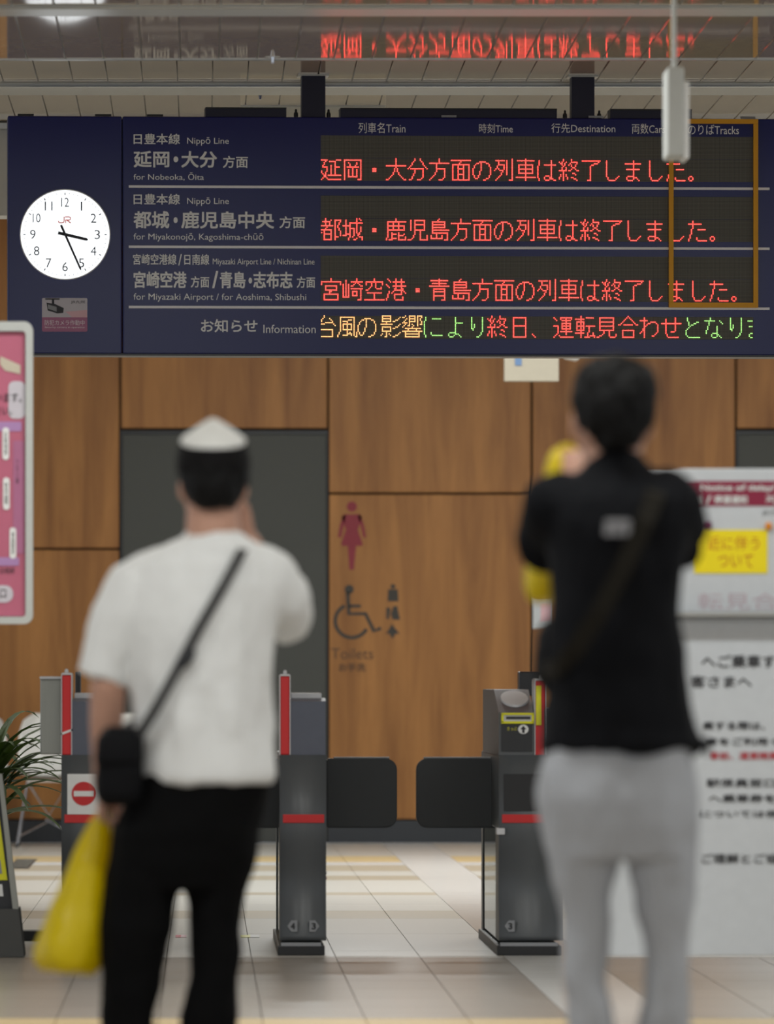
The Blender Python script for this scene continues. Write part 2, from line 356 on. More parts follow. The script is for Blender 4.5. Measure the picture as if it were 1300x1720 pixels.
# ---- ceiling light fittings (the hall's own lamps)
ROWN = {9.0:'in the row farthest from the gates', 14.0:'in the row behind both people', 19.0:'in the row before the people', 22.0:'in the row nearest the gates', 34.0:'beyond the gates in the row behind the board', 38.5:'beyond the gates in the row nearest the wood wall'}
SIDE = ('left', 'middle', 'right')
def ceiling_light(x, y, z, watts, label, group, sx=1.2, sy=0.3):
    o = empty('ceiling_light', (x, y, z)); tag(o, label, 'ceiling light', group)
    f = bmesh.new()
    for a in ((-sx/2-0.03,-sx/2,-sy/2-0.03,sy/2+0.03),(sx/2,sx/2+0.03,-sy/2-0.03,sy/2+0.03),(-sx/2,sx/2,-sy/2-0.03,-sy/2),(-sx/2,sx/2,sy/2,sy/2+0.03)): box(f, *a, -0.03, 0.0)
    mk('housing', f, 'alu', o, local=True); mk('diffuser', B(-sx/2, sx/2, -sy/2, sy/2, -0.012, -0.002), 'lamp', o, local=True)
    l = bpy.data.lights.new('lamp', 'AREA'); l.shape = 'RECTANGLE'; l.size = sx; l.size_y = sy; l.energy = watts; l.color = (0.97, 1.0, 0.985)
    lo = bpy.data.objects.new('lamp', l); COL.objects.link(lo); lo.parent = o; lo.location = (0,0,-0.034)
for yy in (9.0, 14.0, 19.0, 22.0):
    for i, xx in enumerate((-2.6, 0.4, 3.4)):
        ceiling_light(xx, yy, HC, LIGHT_FRONT, SIDE[i]+' ceiling light '+ROWN[yy], 'hall ceiling lights')
for yy in (34.0, 38.5):
    for i, xx in enumerate((-2.2, 0.9, 3.6)):
        ceiling_light(xx, yy, 4.25, LIGHT_BACK*(0.28 if xx < 0 else 1.2), SIDE[i]+' ceiling light '+ROWN[yy], 'platform side ceiling lights')

# ================================================================= DISPLAY BOARD
BD = empty('departure_board', P(650, 597, 29.0), 0.05)
tag(BD, 'long navy departure board with red dot-matrix messages hanging from the ceiling', 'departure board')
def bx(px): return (px-650)/SB
def bz(py): return (597-py)/SB
def bbox(x0, x1, y0, y1, d0, d1, bev=0.0):
    """board-local box: pixel rectangle, depth d towards the viewer"""
    return B(bx(x0), bx(x1), -d1, -d0, bz(y1), bz(y0), bev=bev)
def bpart(name, bm, m, parent=BD): return mk(name, bm, m, parent, local=True)
bpart('clock_cabinet', bbox(13, 204.3, 197, 596, -0.16, 0.0, 0.006), 'navy')
bpart('main_cabinet', bbox(205.7, 1322, 197, 596, -0.16, 0.0, 0.006), 'navy')
bpart('bottom_rail', bbox(13, 1322, 595, 598.5, -0.16, 0.004), 'gated')
for x0, x1 in ((507,547),(962,1001)):
    p_ = bpart('hanger_post', B(bx(x0), bx(x1), 0.02, 0.10, bz(198), bz(125)+0.003, bev=0.003), 'navyd')
    bpart('ceiling_plate', B(bx(x0-6), bx(x1+6), 0.0, 0.12, bz(127.5), bz(125)), 'alu', p_)
for x0, x1 in ((345,481),(572,937),(1027,1165)):
    c_ = bpart('top_cover', bbox(x0, x1, 182, 198, -0.12, -0.01, 0.002), 'navyd')
    bpart('cover_lip', bbox(x0, x1, 181, 183.5, -0.125, -0.006), 'blackm', c_)
for x0 in (30, 160, 247): bpart('lifting_bracket', bbox(x0, x0+27, 193, 198, -0.09, -0.02), 'blackm')
for xx in (498, 553, 952, 1010):
    b = bmesh.new(); tube(b, [(bx(xx), 0.05, bz(198)), (bx(xx), 0.05, bz(190))], 0.009, 10); tube(b, [(bx(xx), 0.05, bz(190)), (bx(xx), 0.05, bz(184))], 0.005, 8)
    bpart('eye_bolt', b, 'gated')
for xx in (742, 990, 1247): bpart('label_plate', bbox(xx, xx+25, 193, 196.5, -0.01, 0.001), 'badge')
for y_ in (315, 416, 517): 
    bpart('divider_line', bbox(216, 1296, y_-2.2, y_+2.0, 0.0, 0.003), 'line')
# dark LED matrices (each row two modules)
for r0 in (228, 329, 430):
    for k in (0, 1):
        bpart('led_matrix', bbox(538.5, 1268.5, r0+k*38.2, r0+37.6+k*38.2, 0.0, 0.002), 'led')
bpart('led_matrix', bbox(538.5, 1268.5, 531, 569, 0.0, 0.002), 'led')
# lettering on the face: (text, x0, x1, y_top, y_bottom, weight)
LET = [('日豊本線',224,302,226,244,.008),('Nippō Line',314,384,232,246,.0),('延岡',224,284,255,283,.014),('・',291,299,264,274,.014),('大分',304,364,255,283,.014),('方面',374,416,263,283,.010),('for Nobeoka, Ōita',224,342,291,305,.0),
 ('日豊本線',224,302,327,345,.008),('Nippō Line',314,384,333,347,.0),('都城',224,284,356,385,.014),('・',291,298,366,376,.014),('鹿児島中央',304,460,356,385,.014),('方面',469,512,364,384,.010),('for Miyakonojō, Kagoshima-chūō',224,442,393,407,.0),
 ('宮崎空港線',223,296,428,446,.008),('/',299,305,428,447,.008),('日南線',309,351,428,446,.008),('Miyazaki Airport Line / Nichinan Line',357,528,435,448,.0),('宮崎空港',224,313,457,485,.014),('方面',320,351,465,484,.010),('/',356,366,456,485,.014),('青島',369,412,457,485,.014),('・',417,423,467,477,.014),('志布志',425,491,457,485,.014),('方面',498,529,465,484,.010),('for Miyazaki Airport / for Aoshima, Shibushi',224,514,494,508,.0),
 ('お知らせ',337,432,537,559,.010),('Information',442,530,546,560,.0),
 ('列車名Train',602,681,206,224,.0),('時刻Time',805,862,207,223,.0),('行先Destination',927,1035,206,222,.0),('両数Cars',1063,1119,206,223,.0),('のりばTracks',1158,1244,207,224,.0)]
for s, x0, x1, y0, y1, wgt in LET:
    bpart('lettering', text_fit(bmesh.new(), s, bx(x0), bx(x1), bz(y1), bz(y0), -0.0015, wgt), 'letter')
# yellow frame around the track column
f = bmesh.new()
for a in ((1125,1276,198,206),(1125,1276,507,515.5),(1125,1133,206,507),(1268,1276,206,507)): box(f, bx(a[0]), bx(a[1]), -0.016, -0.004, bz(a[3]), bz(a[2]), bev=0.001)
bpart('track_column_frame', f, 'yellow')
# ---- 16-dot characters: strokes as x0 y0 x1 y1 in hex digits
GL = {
'延':'0141 4115 1646 4649 3a3b 090a 1b1b 2c3d 2d0f 4e4e 5fef 3c3c b1e1 62a2 a2ac b6d6 757c 5cec',
'岡':'11d1 111f d1df bfdf 4343 5455 a3a4 9595 36b6 767d 484d a8ad 4dad',
'・':'6787 6888 6989','大':'05e5 7076 6769 8789 5a5b 9a9b 4c2e 0f1f ac­ce dfef'.replace('\u00ad',''),
'分':'5051 4242 3334 2507 9091 a2a2 b3b4 c5e7 27b7 b7bd aeae 7f9f 575a 4b4c 3d3e 1f2f',
'方':'7073 03e3 5359 4a4b 3c0f 67b7 b7bd aeae 7f9f',
'面':'01e1 7263 14d4 141f d4df 1fdf 545f 949f 5797 5b9b',
'の':'5292 3343 2424 1516 070b 1c1d 2e3e 4d4c 5b59 6862 a3b3 c4c5 d6db cccd aebe 8f9f',
'列':'1171 3134 4474 2526 1717 0808 7477 6869 5a5b 4c1f 3737 4858 919b d0df bfcf',
'車':'11d1 707f 24c4 27c7 2ac a 242a c4ca 0ded'.replace('2ac a','2aca'),
'は':'1114 050c 0d0d 1e1f 54d4 a1ad 6c8c 5d5e 6f8f 9d9e aebe cfdf',
'終':'3031 0213 2224 4344 5252 3535 2627 5658 0858 383f 1b1c 0d0e 5b5c 6d6e 9092 92d2 8374 d3d3 c4c5 9495 a6b6 9797 7888 c7c7 d8e8 aaba cbcb 9dad bece dfdf',
'了':'11e1 d2d2 c3a3 9484 7575 757f 5f6f','し':'313c 4d4e 5f9f aecc','ま':'13c3 27b7 717e 3c7c 2d2e 3f6f 8d9d aebf',
'た':'3136 0393 272a 1b1d 0e0f 77c7 6d6e 7fdf','。':'1c2c 0d0e 3d3e 1f2f',
'都':'3034 1262 7155 4637 0585 2908 0a0a 287 8 2878 2b7b 2f7f 282f 787f a1af a1e1 e1e2 d3d4 c5c6 d7d8 e9ec bdcd'.replace('287 8 ',''),
'城':'212c 0555 0c2c 3b4b 53e3 535d 4e4f 6787 878c 7d7d a0aa bbbc cdcd dded eeef aeae 8f9f d6d9 cacb c0d1',
'鹿':'7071 12e2 121d 0e0f 5258 9298 15d5 d5d8 18d8 4a4f 5b7b 5e7e 2f3f 9a9f accc dbdb 9fef edee',
'児':'2128 51c1 54c4 58c8 5158 c1c8 595b 4c4d 3e3e 0f2f 999e 9fef ecee',
'島':'7061 22b2 222a b2b6 24b4 26b6 28e8 2ada dadf bfcf 1c1e 5b5e 9c9e 1e9e',
'宮':'7072 02e2 0304 e3e4 35b5 38b8 3538 b5b8 7969 6a6a 2bcb 2fcf 2b2f cbcf',
'崎':'212d 040d 444d 0d4d a0a2 62e2 9384 6575 b3c4 d5e5 67e7 d7df bfcf 79a9 7cac 797c a9ac',
'空':'7072 12d2 1314 d3d4 5355 4637 1828 8386 97c7 c6c6 2aca 7a7f 0fef',
'港':'1032 0426 292a 1b1d 0e0f 7078 b0b7 52d2 44e4 55e5 6767 68c8 594a c7c7 d9ea b8bb 6bbb 6b6e 7fcf cdce'.replace('44e4 ',''),
'青':'7075 11d1 33c3 2323 05e5 37b7 373f b7bf 39b9 3cbc 9faf',
'台':'7071 6262 5354 4656 2676 85d5 b2d4 e6f7 3ada 3fdf 3a3f dadf',
'風':'31d1 313b 2c2d 1e1f d1dd eefe cfcf 93b3 5484 848e 56b6 5aba 565a b6ba acac bdbe 5e8e 9dad fcff effe'.replace('effe','efef').replace('eefe cfcf ','dede '),
'影':'2080 2282 2484 2024 8084 5555 1696 2888 2b8b 282b 888b 5b5f 4f4f 2d1e 7d8e f1e2 d3c3 b4a4 f6e7 d8c8 b9a9 fced dece bfaf',
'響':'3030 1121 4242 3324 1545 3618 60a0 62a2 64a4 6067 a0a4 8686 5767 9797 c0c7 c0f0 f1f1 e2e3 f4f6 e6e6 8888 39e9 5a5a bbbb 1bfb 3ddd 3fdf 3b3f dbdf'.replace('bbbb','baba'),
'に':'2123 141d 2e2f 72d2 6c6d 7eee','よ':'818d 95d5 4c7c 3d3e 4f6f 7e7e 9dad becf','り':'4149 5a5a 6668 5959 c1cb bcbd aeae 8f9f',
'日':'31c1 37c7 3fcf 313f c1cf','、':'1d3f',
'運':'1133 1747 474c 3d1f 5e5e 6fff 61e1 6262 e2e2 73d3 a1ad 75d5 77d7 79d9 7579 d5d9 6beb',
'転':'505f 1272 2474 2777 2a7a 242a 747a 1c7c 91e1 97f7 b8bb acae 8fbf ecec cefe fdff'.replace('fdff','edff'),
'見':'31d1 34d4 37d7 3ada 313a d1da 6b6c 5d5d 3e4e 1f2f abae bfef fdfe',
'合':'8035 1626 91d5 e6f6 56b6 4aca 4fcf 4a4f cacf','わ':'414f 1363 5757 6675 8585 94c4 d5d5 e6eb dccd aebe 393a 2b1c',
'せ':'424c 5d5e 6fdf 15f5 b1ba 8bab','と':'4143 5456 c4b4 a595 8676 6749 3a3d 4e4e 5fdf',
'な':'5153 1383 4446 3739 2a2c c3e5 a7ae 7c9c 6d6e 7f9f bdbd cedf'}
def dots(ch):
    out = set()
    for s in GL.get(ch, '').split():
        a = [int(c, 16) for c in s[:4]]
        x0, y0, x1, y1 = a; n = max(abs(x1-x0), abs(y1-y0), 1)
        for i in range(n+1): out.add((round(x0+(x1-x0)*i/n), round(y0+(y1-y0)*i/n)))
    return out
def led_run(chars, col0, ytop, m, ncol=320):
    b = bmesh.new(); r = PITCH*0.40; n = 0
    for i, ch in enumerate(chars):
        for (c, w) in sorted(dots(ch)):
            cc = col0+i*16+c
            if not (0 <= cc < ncol): continue
            cx, cz = bx(539.8)+cc*PITCH, bz(ytop)-w*PITCH*1.02
            vs = [b.verts.new((cx+r*math.cos(a*math.pi/3), -0.0048, cz+r*math.sin(a*math.pi/3))) for a in range(6)]
            b.faces.new(vs)
    for ff in b.faces:
        if ff.normal.y > 0: ff.normal_flip()
    me = bpy.data.meshes.new('led_message'); b.to_mesh(me); b.free(); me.materials.append(M[m])
    o = bpy.data.objects.new('led_message', me); COL.objects.link(o); o.parent = BD; o['kind'] = 'stuff'; return o
led_run('延岡・大分方面の列車は終了しました。', 0, 267.0, 'ledr')
led_run('都城・鹿児島方面の列車は終了しました。', 0, 368.0, 'ledr')
led_run('宮崎空港・青島方面の列車は終了しました。', 0, 469.0, 'ledr')
for s, i0, m in (('台風の影響',0,'ledo'),('により',5,'ledg'),('終日、運転見合わせ',8,'ledr'),('となりま',17,'ledg')): led_run(s, i0*16-5, 530.8, m)

# ---- clock set into the board
CK = empty('wall_clock', BD.matrix_basis @ Vector((bx(109), 0, bz(396))), 0.05)
tag(CK, 'round lit white clock with black hands at the left end of the departure board', 'clock')
def disc(bm, cx, cz, r, y0, y1, n=64):
    prism(bm, [Vector((cx+r*math.cos(2*math.pi*i/n), y0, cz+r*math.sin(2*math.pi*i/n))) for i in range(n)], Vector((0, y1-y0, 0))); return bm
R_ = 74.5/SB
mk('dial', disc(bmesh.new(), 0, 0, R_, -0.001, -0.012), 'dial', CK, local=True)
ring = bmesh.new()
loft(ring, [ell((0,-0.001,0),(R_+0.004,0,0),(0,0,R_+0.004),64), ell((0,-0.014,0),(R_+0.004,0,0),(0,0,R_+0.004),64), ell((0,-0.014,0),(R_,0,0),(0,0,R_),64), ell((0,-0.001,0),(R_,0,0),(0,0,R_),64)], cap=False)
mk('bezel', ring, 'white', CK, local=True)
for h in range(1, 13):
    a = math.radians(90-30*h); rr = (54 if h not in (1,2,4,5,7,8,10,11) else 55)/SB; cx, cz = rr*math.cos(a), rr*math.sin(a)
    w, hh = (4.6 if h < 10 else 6.5)/SB, 7.6/SB
    if h == 1: w = 1.2/SB
    mk('numeral', text_fit(bmesh.new(), str(h), cx-w, cx+w, cz-hh, cz+hh, -0.0135, -0.004), 'numeral', CK, local=True)
tk = bmesh.new()
for i in range(60):
    a = math.radians(6*i); r0, r1 = (66 if i % 5 == 0 else 67.5)/SB, 70/SB; w = (0.8 if i % 5 == 0 else 0.3)/SB
    u, v = Vector((math.sin(a),0,math.cos(a))), Vector((math.cos(a),0,-math.sin(a))); yo = Vector((0,-0.0135,0))
    tk.faces.new([tk.verts.new(yo+u*r0+v*w), tk.verts.new(yo+u*r1+v*w), tk.verts.new(yo+u*r1-v*w), tk.verts.new(yo+u*r0-v*w)])
mk('minute_ticks', tk, 'numeral', CK, local=True)
def hand(name, ang, back, length, w0, w1, y):
    a = math.radians(ang); u, v = Vector((math.sin(a),0,math.cos(a))), Vector((math.cos(a),0,-math.sin(a))); s = 1/SB
    pts = [u*(-back*s)+v*w0*s, u*(length-3)*s+v*w1*s, u*length*s, u*(length-3)*s-v*w1*s, u*(-back*s)-v*w0*s]
    b = bmesh.new(); prism(b, [Vector((0,y,0))+p for p in pts], Vector((0,-0.003,0))); mk(name, b, 'hand', CK, local=True)
hand('hour_hand', 103, 12, 40, 2.6, 2.3, -0.016); hand('minute_hand', 156, 17, 66, 1.9, 1.5, -0.020)
mk('hub', disc(bmesh.new(), 0, 0, 2.2/SB, -0.013, -0.025, 16), 'hand', CK, local=True)
lg = bmesh.new()
def stroke(bm, pts, w, y, d=0.0008, close=False):
    """flat band along a polyline in the X-Z plane"""
    pts = [Vector((p[0], 0, p[1])) for p in pts]; n = len(pts); L_, R2 = [], []
    for i in range(n):
        t = (pts[min(i+1,n-1)]-pts[max(i-1,0)]).normalized(); nn = Vector((-t.z,0,t.x))
        L_.append(pts[i]+nn*w/2); R2.append(pts[i]-nn*w/2)
    for i in range(n-1):
        prism(bm, [Vector((q.x, y, q.z)) for q in (L_[i], L_[i+1], R2[i+1], R2[i])], Vector((0,d,0)))
    return bm
q = lambda x, y_: ((x-109)/SB, (396-y_)/SB)
stroke(lg, [q(98,373),q(98.5,375.5),q(100,376.3),q(104,376.3),q(106.5,375.5),q(107.5,373),q(107.5,366)], 1.8/SB, -0.0135)
stroke(lg, [q(109,366.5),q(116,366.5),q(118,367.5),q(118,370.5),q(116,371.8),q(110,371.8)], 1.8/SB, -0.0135)
stroke(lg, [q(112,371.8),q(118.5,376.8)], 1.9/SB, -0.0135); stroke(lg, [q(110,371.5),q(110,377)], 1.6/SB, -0.0135)
mk('red_monogram', lg, 'jrred', CK, local=True)

# ---- security camera sticker
SK = empty('sticker', BD.matrix_basis @ Vector((bx(108.5), 0, bz(558))), 0.05)
tag(SK, 'pink and white security camera sticker below the clock', 'sticker')
sx_ = lambda px: (px-108.5)/SB
sz_ = lambda py: (558-py)/SB
b = bmesh.new(); prism(b, rrect(sx_(70.5), sx_(146.5), sz_(558.5), sz_(502), 0.006, -0.0005), Vector((0,-0.001,0))); mk('backing', b, 'stickw', SK, local=True)
b = bmesh.new(); prism(b, rrect(sx_(70.5), sx_(146.5), sz_(558.5), sz_(534.5), 0.006, -0.0016, (0,0,1,1)), Vector((0,-0.0004,0))); mk('pink_band', b, 'stickp', SK, local=True)
b = bmesh.new(); prism(b, [Vector((sx_(x_),-0.0016,sz_(y_))) for x_, y_ in ((110,525),(146,522),(146,534.5),(121,534.5))], Vector((0,-0.0003,0))); mk('pale_wedge', b, 'pinkink', SK, local=True)
b = bmesh.new(); prism(b, [Vector((sx_(x_),-0.0017,sz_(y_))) for x_, y_ in ((78,510),(80,523),(96,528),(106,527),(107,519),(92,512))], Vector((0,-0.0004,0)))
prism(b, [Vector((sx_(x_),-0.0017,sz_(y_))) for x_, y_ in ((76,502.6),(100,502.6),(100,505),(76,505))], Vector((0,-0.0004,0))); prism(b, [Vector((sx_(x_),-0.0017,sz_(y_))) for x_, y_ in ((87,505),(91,505),(91,513),(87,513))], Vector((0,-0.0004,0)))
mk('camera_print', b, 'camdark', SK, local=True)
b = bmesh.new(); prism(b, [Vector((sx_(x_),-0.0022,sz_(y_))) for x_, y_ in ((80,513),(80.5,520),(95,525),(95,517))], Vector((0,-0.0003,0))); mk('camera_highlight', b, 'badge', SK, local=True)
for s, x0, x1, y0, y1, mm in (('防犯カメラ作動中',75,142,539,548,'stickt'),('Security camera in operation',75,142,549.5,553.5,'stickt'),('JR九州',119,142,506,512,'camdark')):
    mk('sticker_text', text_fit(bmesh.new(), s, sx_(x0), sx_(x1), sz_(y1), sz_(y0), -0.0024), mm, SK, local=True)

# ================================================================= SIGNS ON THE BACK WALL
TS = empty('toilet_sign', (X(600,YW), YW-0.006, Z(1130,YW))); tag(TS, 'toilet pictograms and lettering printed on the wood wall between the gates', 'sign')
YS = YW-0.006
def wp(px, py): return (X(px,YS), Z(py,YS))
def poly(bm, pts, y=YS): prism(bm, [Vector((X(a,y), y, Z(c,y))) for a, c in pts], Vector((0,-0.002,0))); return bm
def pdisc(bm, px, py, r, y=YS, n=20): return poly(bm, [(px+r*math.cos(2*math.pi*i/n), py+r*math.sin(2*math.pi*i/n)) for i in range(n)], y)
b = bmesh.new(); pdisc(b, 591, 851, 8.5)
poly(b, [(578,864),(604,864),(608,868),(603,884),(601,890),(609,913),(608,917),(574,917),(573,913),(581,890),(579,884),(574,868)])
poly(b, [(576,865),(581,866),(577,884),(573,903),(567.5,902),(571,882)]); poly(b, [(606,865),(601,866),(606,884),(610,903),(615,902),(611,882)])
poly(b, [(584,917),(598,917),(594,957),(587,957)]); mk('woman_pictogram', b, 'picred', TS)
b = bmesh.new(); pdisc(b, 586.5, 990, 7.5)
def wstroke(bm, pts, w): return stroke(bm, [wp(*p) for p in pts], w*YS/F, YS, -0.002)
wstroke(b, [(584,995),(586,1031),(614,1031),(628,1060),(640,1055)], 6.5); wstroke(b, [(586,1018),(606,1018)], 5)
wstroke(b, [(591+28*math.cos(math.radians(t)), 1043+28*math.sin(math.radians(t))) for t in range(245, 20, -9)], 6)
mk('wheelchair_pictogram', b, 'picblk', TS)
b = bmesh.new(); pdisc(b, 660, 985, 4); poly(b, [(652,990),(668,990),(669,1010),(651,1010)]); mk('ostomate_pictogram', b, 'picblk', TS)
b = bmesh.new(); poly(b, [(649,1020),(656,1022),(653,1040),(649,1040)]); poly(b, [(661,1018),(667,1018),(672,1041),(660,1041),(656,1032)]); mk('baby_chair_pictogram', b, 'picblk', TS)
b = bmesh.new(); poly(b, [(658,1048),(664,1056),(672,1065),(665,1064),(659,1073),(654,1064),(648,1065),(654,1056)]); mk('nursing_pictogram', b, 'picblk', TS)
mk('sign_text', text_fit(bmesh.new(), 'Toilets', X(556,YS), X(627,YS), Z(1107,YS), Z(1089,YS), YS-0.001), 'pictx', TS)
mk('sign_text', text_fit(bmesh.new(), 'お手洗', X(569,YS), X(614,YS), Z(1128,YS), Z(1114,YS), YS-0.001, 0.01), 'pictx', TS)
nc = empty('notice_card', (X(910,YW), YW-0.005, Z(1055,YW))); tag(nc, 'small white card with pink print on the wall beside the man in black', 'notice')
mk('card', B(X(895,YW), X(929,YW), YW-0.012, YW-0.006, Z(1056,YW), Z(1003,YW)), 'paper', nc); mk('print', B(X(908,YW), X(927,YW), YW-0.0135, YW-0.012, Z(1045,YW), Z(1012,YW)), 'pinkink', nc)
# hanging cream sign seen under the board
HS = empty('hanging_sign', (X(892,40), 40, Z(640,40))); tag(HS, 'cream hanging sign with a blue mark just below the departure board', 'sign')
mk('sign_panel', B(X(847,40), X(938.5,40), 40, 40.06, Z(640.5,40), 3.35, bev=0.003), 'signcream', HS)
mk('blue_mark', B(X(865,40), X(876,40), 39.996, 40.0, Z(614,40), Z(592,40)), 'blue', HS)
for xx in (862, 924): 
    b = bmesh.new(); tube(b, [(X(xx,40), 40.03, 3.34), (X(xx,40), 40.03, 4.25)], 0.012, 8); mk('hanger_rod', b, 'alu', HS)
SP = empty('spotlight', (X(959,41), 41, 4.25)); tag(SP, 'small white spotlight hanging just right of the cream sign', 'spotlight')
b = bmesh.new(); tube(b, [(X(952,41), 41, Z(596,41)), (X(968,41), 41.1, Z(598,41))], 0.028, 12); mk('lamp_head', b, 'white', SP, smooth=True)
b = bmesh.new(); tube(b, [(X(960,41), 41.05, Z(597,41)), (X(960,41), 41.05, 4.25)], 0.01, 8); mk('stem', b, 'white', SP)

# ---- things on the ceiling
for px, py, yy, hh, lab in ((458,97,26.6,HC,'small sprinkler head in the glossy ceiling above the clock side'),(437,160,29.95,HT,'small sprinkler head behind the departure board above its left post')):
    s_ = empty('sprinkler', (X(px,yy), yy, hh)); tag(s_, lab, 'sprinkler')
    mk('rose', disc(bmesh.new(), 0, 0, 0.03, 0, -0.004, 20), 'white', s_, local=True); s_.children[0].rotation_euler = (math.pi/2*3, 0, 0)
    b = bmesh.new(); tube(b, [(0,0,0.0),(0,0,-0.022)], [0.009,0.006], 8); mk('nozzle', b, 'chrome', s_, local=True)
CP = empty('hanging_sign_box', (X(527,30.6), 30.6, Z(190,30.6))); tag(CP, 'cream panel hung below the ceiling behind the departure board', 'sign box')
mk('panel_face', B(X(404,30.6), X(648,30.6), 30.6, 30.64, Z(230,30.6), Z(178,30.6), bev=0.003), 'ivory', CP)
mk('panel_top', B(X(404,30.6), X(648,30.6), 30.58, 30.66, Z(178,30.6), Z(176,30.6)), 'white', CP)
for xx in (430, 620):
    b = bmesh.new(); tube(b, [(X(xx,30.6), 30.62, Z(176,30.6)), (X(xx,30.6), 30.62, HT)], 0.004, 8); mk('hanger_rod', b, 'alu', CP)
# hanging blade in front of the right end of the board
HB = empty('hanging_blade_sign', (X(1136,21.5), 21.5, HC)); tag(HB, 'narrow white sign hanging edge-on before the track column', 'sign')
Yh = 21.5
mk('sign_body', B(X(1121,Yh), X(1149,Yh), Yh, Yh+0.22, Z(262,Yh), Z(112,Yh), bev=0.008), 'whitep', HB)
mk('bright_edge', B(X(1148,Yh), X(1158,Yh), Yh+0.01, Yh+0.2, Z(266,Yh), Z(136,Yh), bev=0.006), 'white', HB)  # lit narrow face of the sign, its brightness put into a whiter strip
b = bmesh.new(); tube(b, [(X(1136,Yh), Yh+0.1, Z(113,Yh)), (X(1136,Yh), Yh+0.1, HC)], 0.008, 10); mk('hanger_rod', b, 'whitep', HB)

# ================================================================= TICKET GATES
YG = 26.2
def gx(px): return X(px, YG)
def gz(py): return Z(py, YG)
def yz_prism(x0, x1, pts):
    b = bmesh.new(); prism(b, [Vector((x0, a, c)) for a, c in pts], Vector((x1-x0, 0, 0))); return b
def flap(name, g, x_hinge, x_free, yd, zt, zb):
    left = x_free > x_hinge
    a, c = sorted((x_hinge, x_free))
    b = bmesh.new(); prism(b, rrect(a, c, zb, zt, 0.045, yd, (1,0,0,1) if left else (0,1,1,0)), Vector((0, 0.05, 0)))
    bmesh.ops.bevel(b, geom=[e for e in b.edges if abs(e.calc_face_angle(0)) > 1.2], offset=0.006, segments=2, affect='EDGES')
    p = mk(name, b, 'flap', g, smooth=False)
    r = mk('top_rim', B(a+0.03, c-0.03, yd+0.006, yd+0.044, zt-0.001, zt+0.006, bev=0.002), 'badge', p); return p
def badge(g, px, left, ch):
    w = 15/2; s = -1 if left else 1; c = px
    pts = [(c-s*w, 1546), (c+s*w*0.35, 1546), (c+s*w*1.25, 1555.5), (c+s*w*0.35, 1565), (c-s*w, 1565)]
    b = bmesh.new(); prism(b, [Vector((gx(x_), YG-0.004, gz(y_))) for x_, y_ in pts], Vector((0, 0.006, 0))); p = mk('number_badge', b, 'badge', g)
    mk('number', text_fit(bmesh.new(), ch, gx(c-3.5), gx(c+3.5), gz(1561), gz(1550), YG-0.006, 0.02), 'gated', p)
def ticket_gate(name, label, x0, x1, flaps, bar, badges, group='ticket gates', noentry=False):
    """x0..x1: pixel span of the front pillar"""
    g = empty(name, (gx((x0+x1)/2), YG+0.9, 0)); tag(g, label, 'ticket gate', group)
    a, c = gx(x0), gx(x1); YE = YG+1.75
    # front pillar with the hollow, bowed face
    prof = [(YG+0.01, gz(1268))]+[(YG+0.045*math.sin(math.pi*t)**2*(1 if t > 0 else 0), gz(1390+190*t)) for t in [i/24 for i in range(25)]]+[(YG+0.30, gz(1580)), (YG+0.30, gz(1268))]
    fp = mk('front_pillar', yz_prism(a, c, prof), 'gate', g)
    for pg in fp.data.polygons: pg.use_smooth = abs(pg.normal.x) < 0.5 and pg.center.y < YG+0.1
    mk('upper_cabinet', B(a+0.004, c-0.004, YG+0.30, YE, gz(1395), gz(1269), bev=0.006), 'gate', g)
    mk('rear_pillar', B(a+0.004, c-0.004, YE-0.14, YE, 0.03, gz(1395), bev=0.004), 'gate', g)
    for xs in (a+0.008, c-0.016):
        p = mk('side_glass', B(xs, xs+0.008, YG+0.30, YE-0.14, 0.05, gz(1395)), 'clear', g)
    mk('inner_core', B((a+c)/2-0.012, (a+c)/2+0.012, YG+0.30, YE-0.14, 0.05, 0.09), 'steel', g)
    mk('plinth', B(a-0.008, c-0.006, YG-0.012, YE, 0, gz(1588), bev=0.004), 'blackm', g)
    mk('plinth_trim', B(a+0.004, c-0.02, YG-0.016, YG-0.011, gz(1589), gz(1583)), 'badge', g)
    mk('red_band', B(a+0.012, c-0.008, YG-0.004, YG+0.012, gz(1382), gz(1368), bev=0.001), 'red', g)
    for px, left, ch in badges: badge(g, px, left, ch)
    for xh, xf in flaps:
        s = F/(YG+0.8)
        flap('flap_door', g, X(xh, YG+0.8), X(xf, YG+0.8), YG+0.8, Z(1274, YG+0.8), Z(1391, YG+0.8))
    return g
def light_bar(g, x0, x1, y0, y1, yellow=None, slash=False):
    p = mk('indicator_bar', B(gx(x0+1.5), gx(x1-1.5), YG+0.02, YG+0.22, gz(y1), gz(y0+4), bev=0.004), 'redl', g)
    b = bmesh.new()
    for xe in (x0, x1-1.5): box(b, gx(xe), gx(xe+1.5), YG+0.012, YG+0.225, gz(y1), gz(y0+2))
    mk('clear_edge', b, 'pad', p); mk('bar_cap', B(gx(x0+1), gx(x1-1), YG+0.012, YG+0.225, gz(y0+4), gz(y0), bev=0.003), 'pad', p)
    b = bmesh.new(); ball(b, P((x0+x1)/2, y0-2, YG+0.05), 0.008, 0.008, 0.012, 12); mk('cap_knob', b, 'pad', p)
    if yellow: mk('yellow_strip', B(gx(yellow[0]), gx(yellow[1]), YG+0.008, YG+0.02, gz(yellow[3]), gz(yellow[2]), bev=0.001), 'gyellow', p)
    if slash: 
        b = bmesh.new(); prism(b, [Vector((gx(x_), YG+0.012, gz(y_))) for x_, y_ in ((x0,1231),(x1,1224),(x1,1228),(x0,1235))], Vector((0,0.008,0))); mk('white_slash', b, 'white', p)
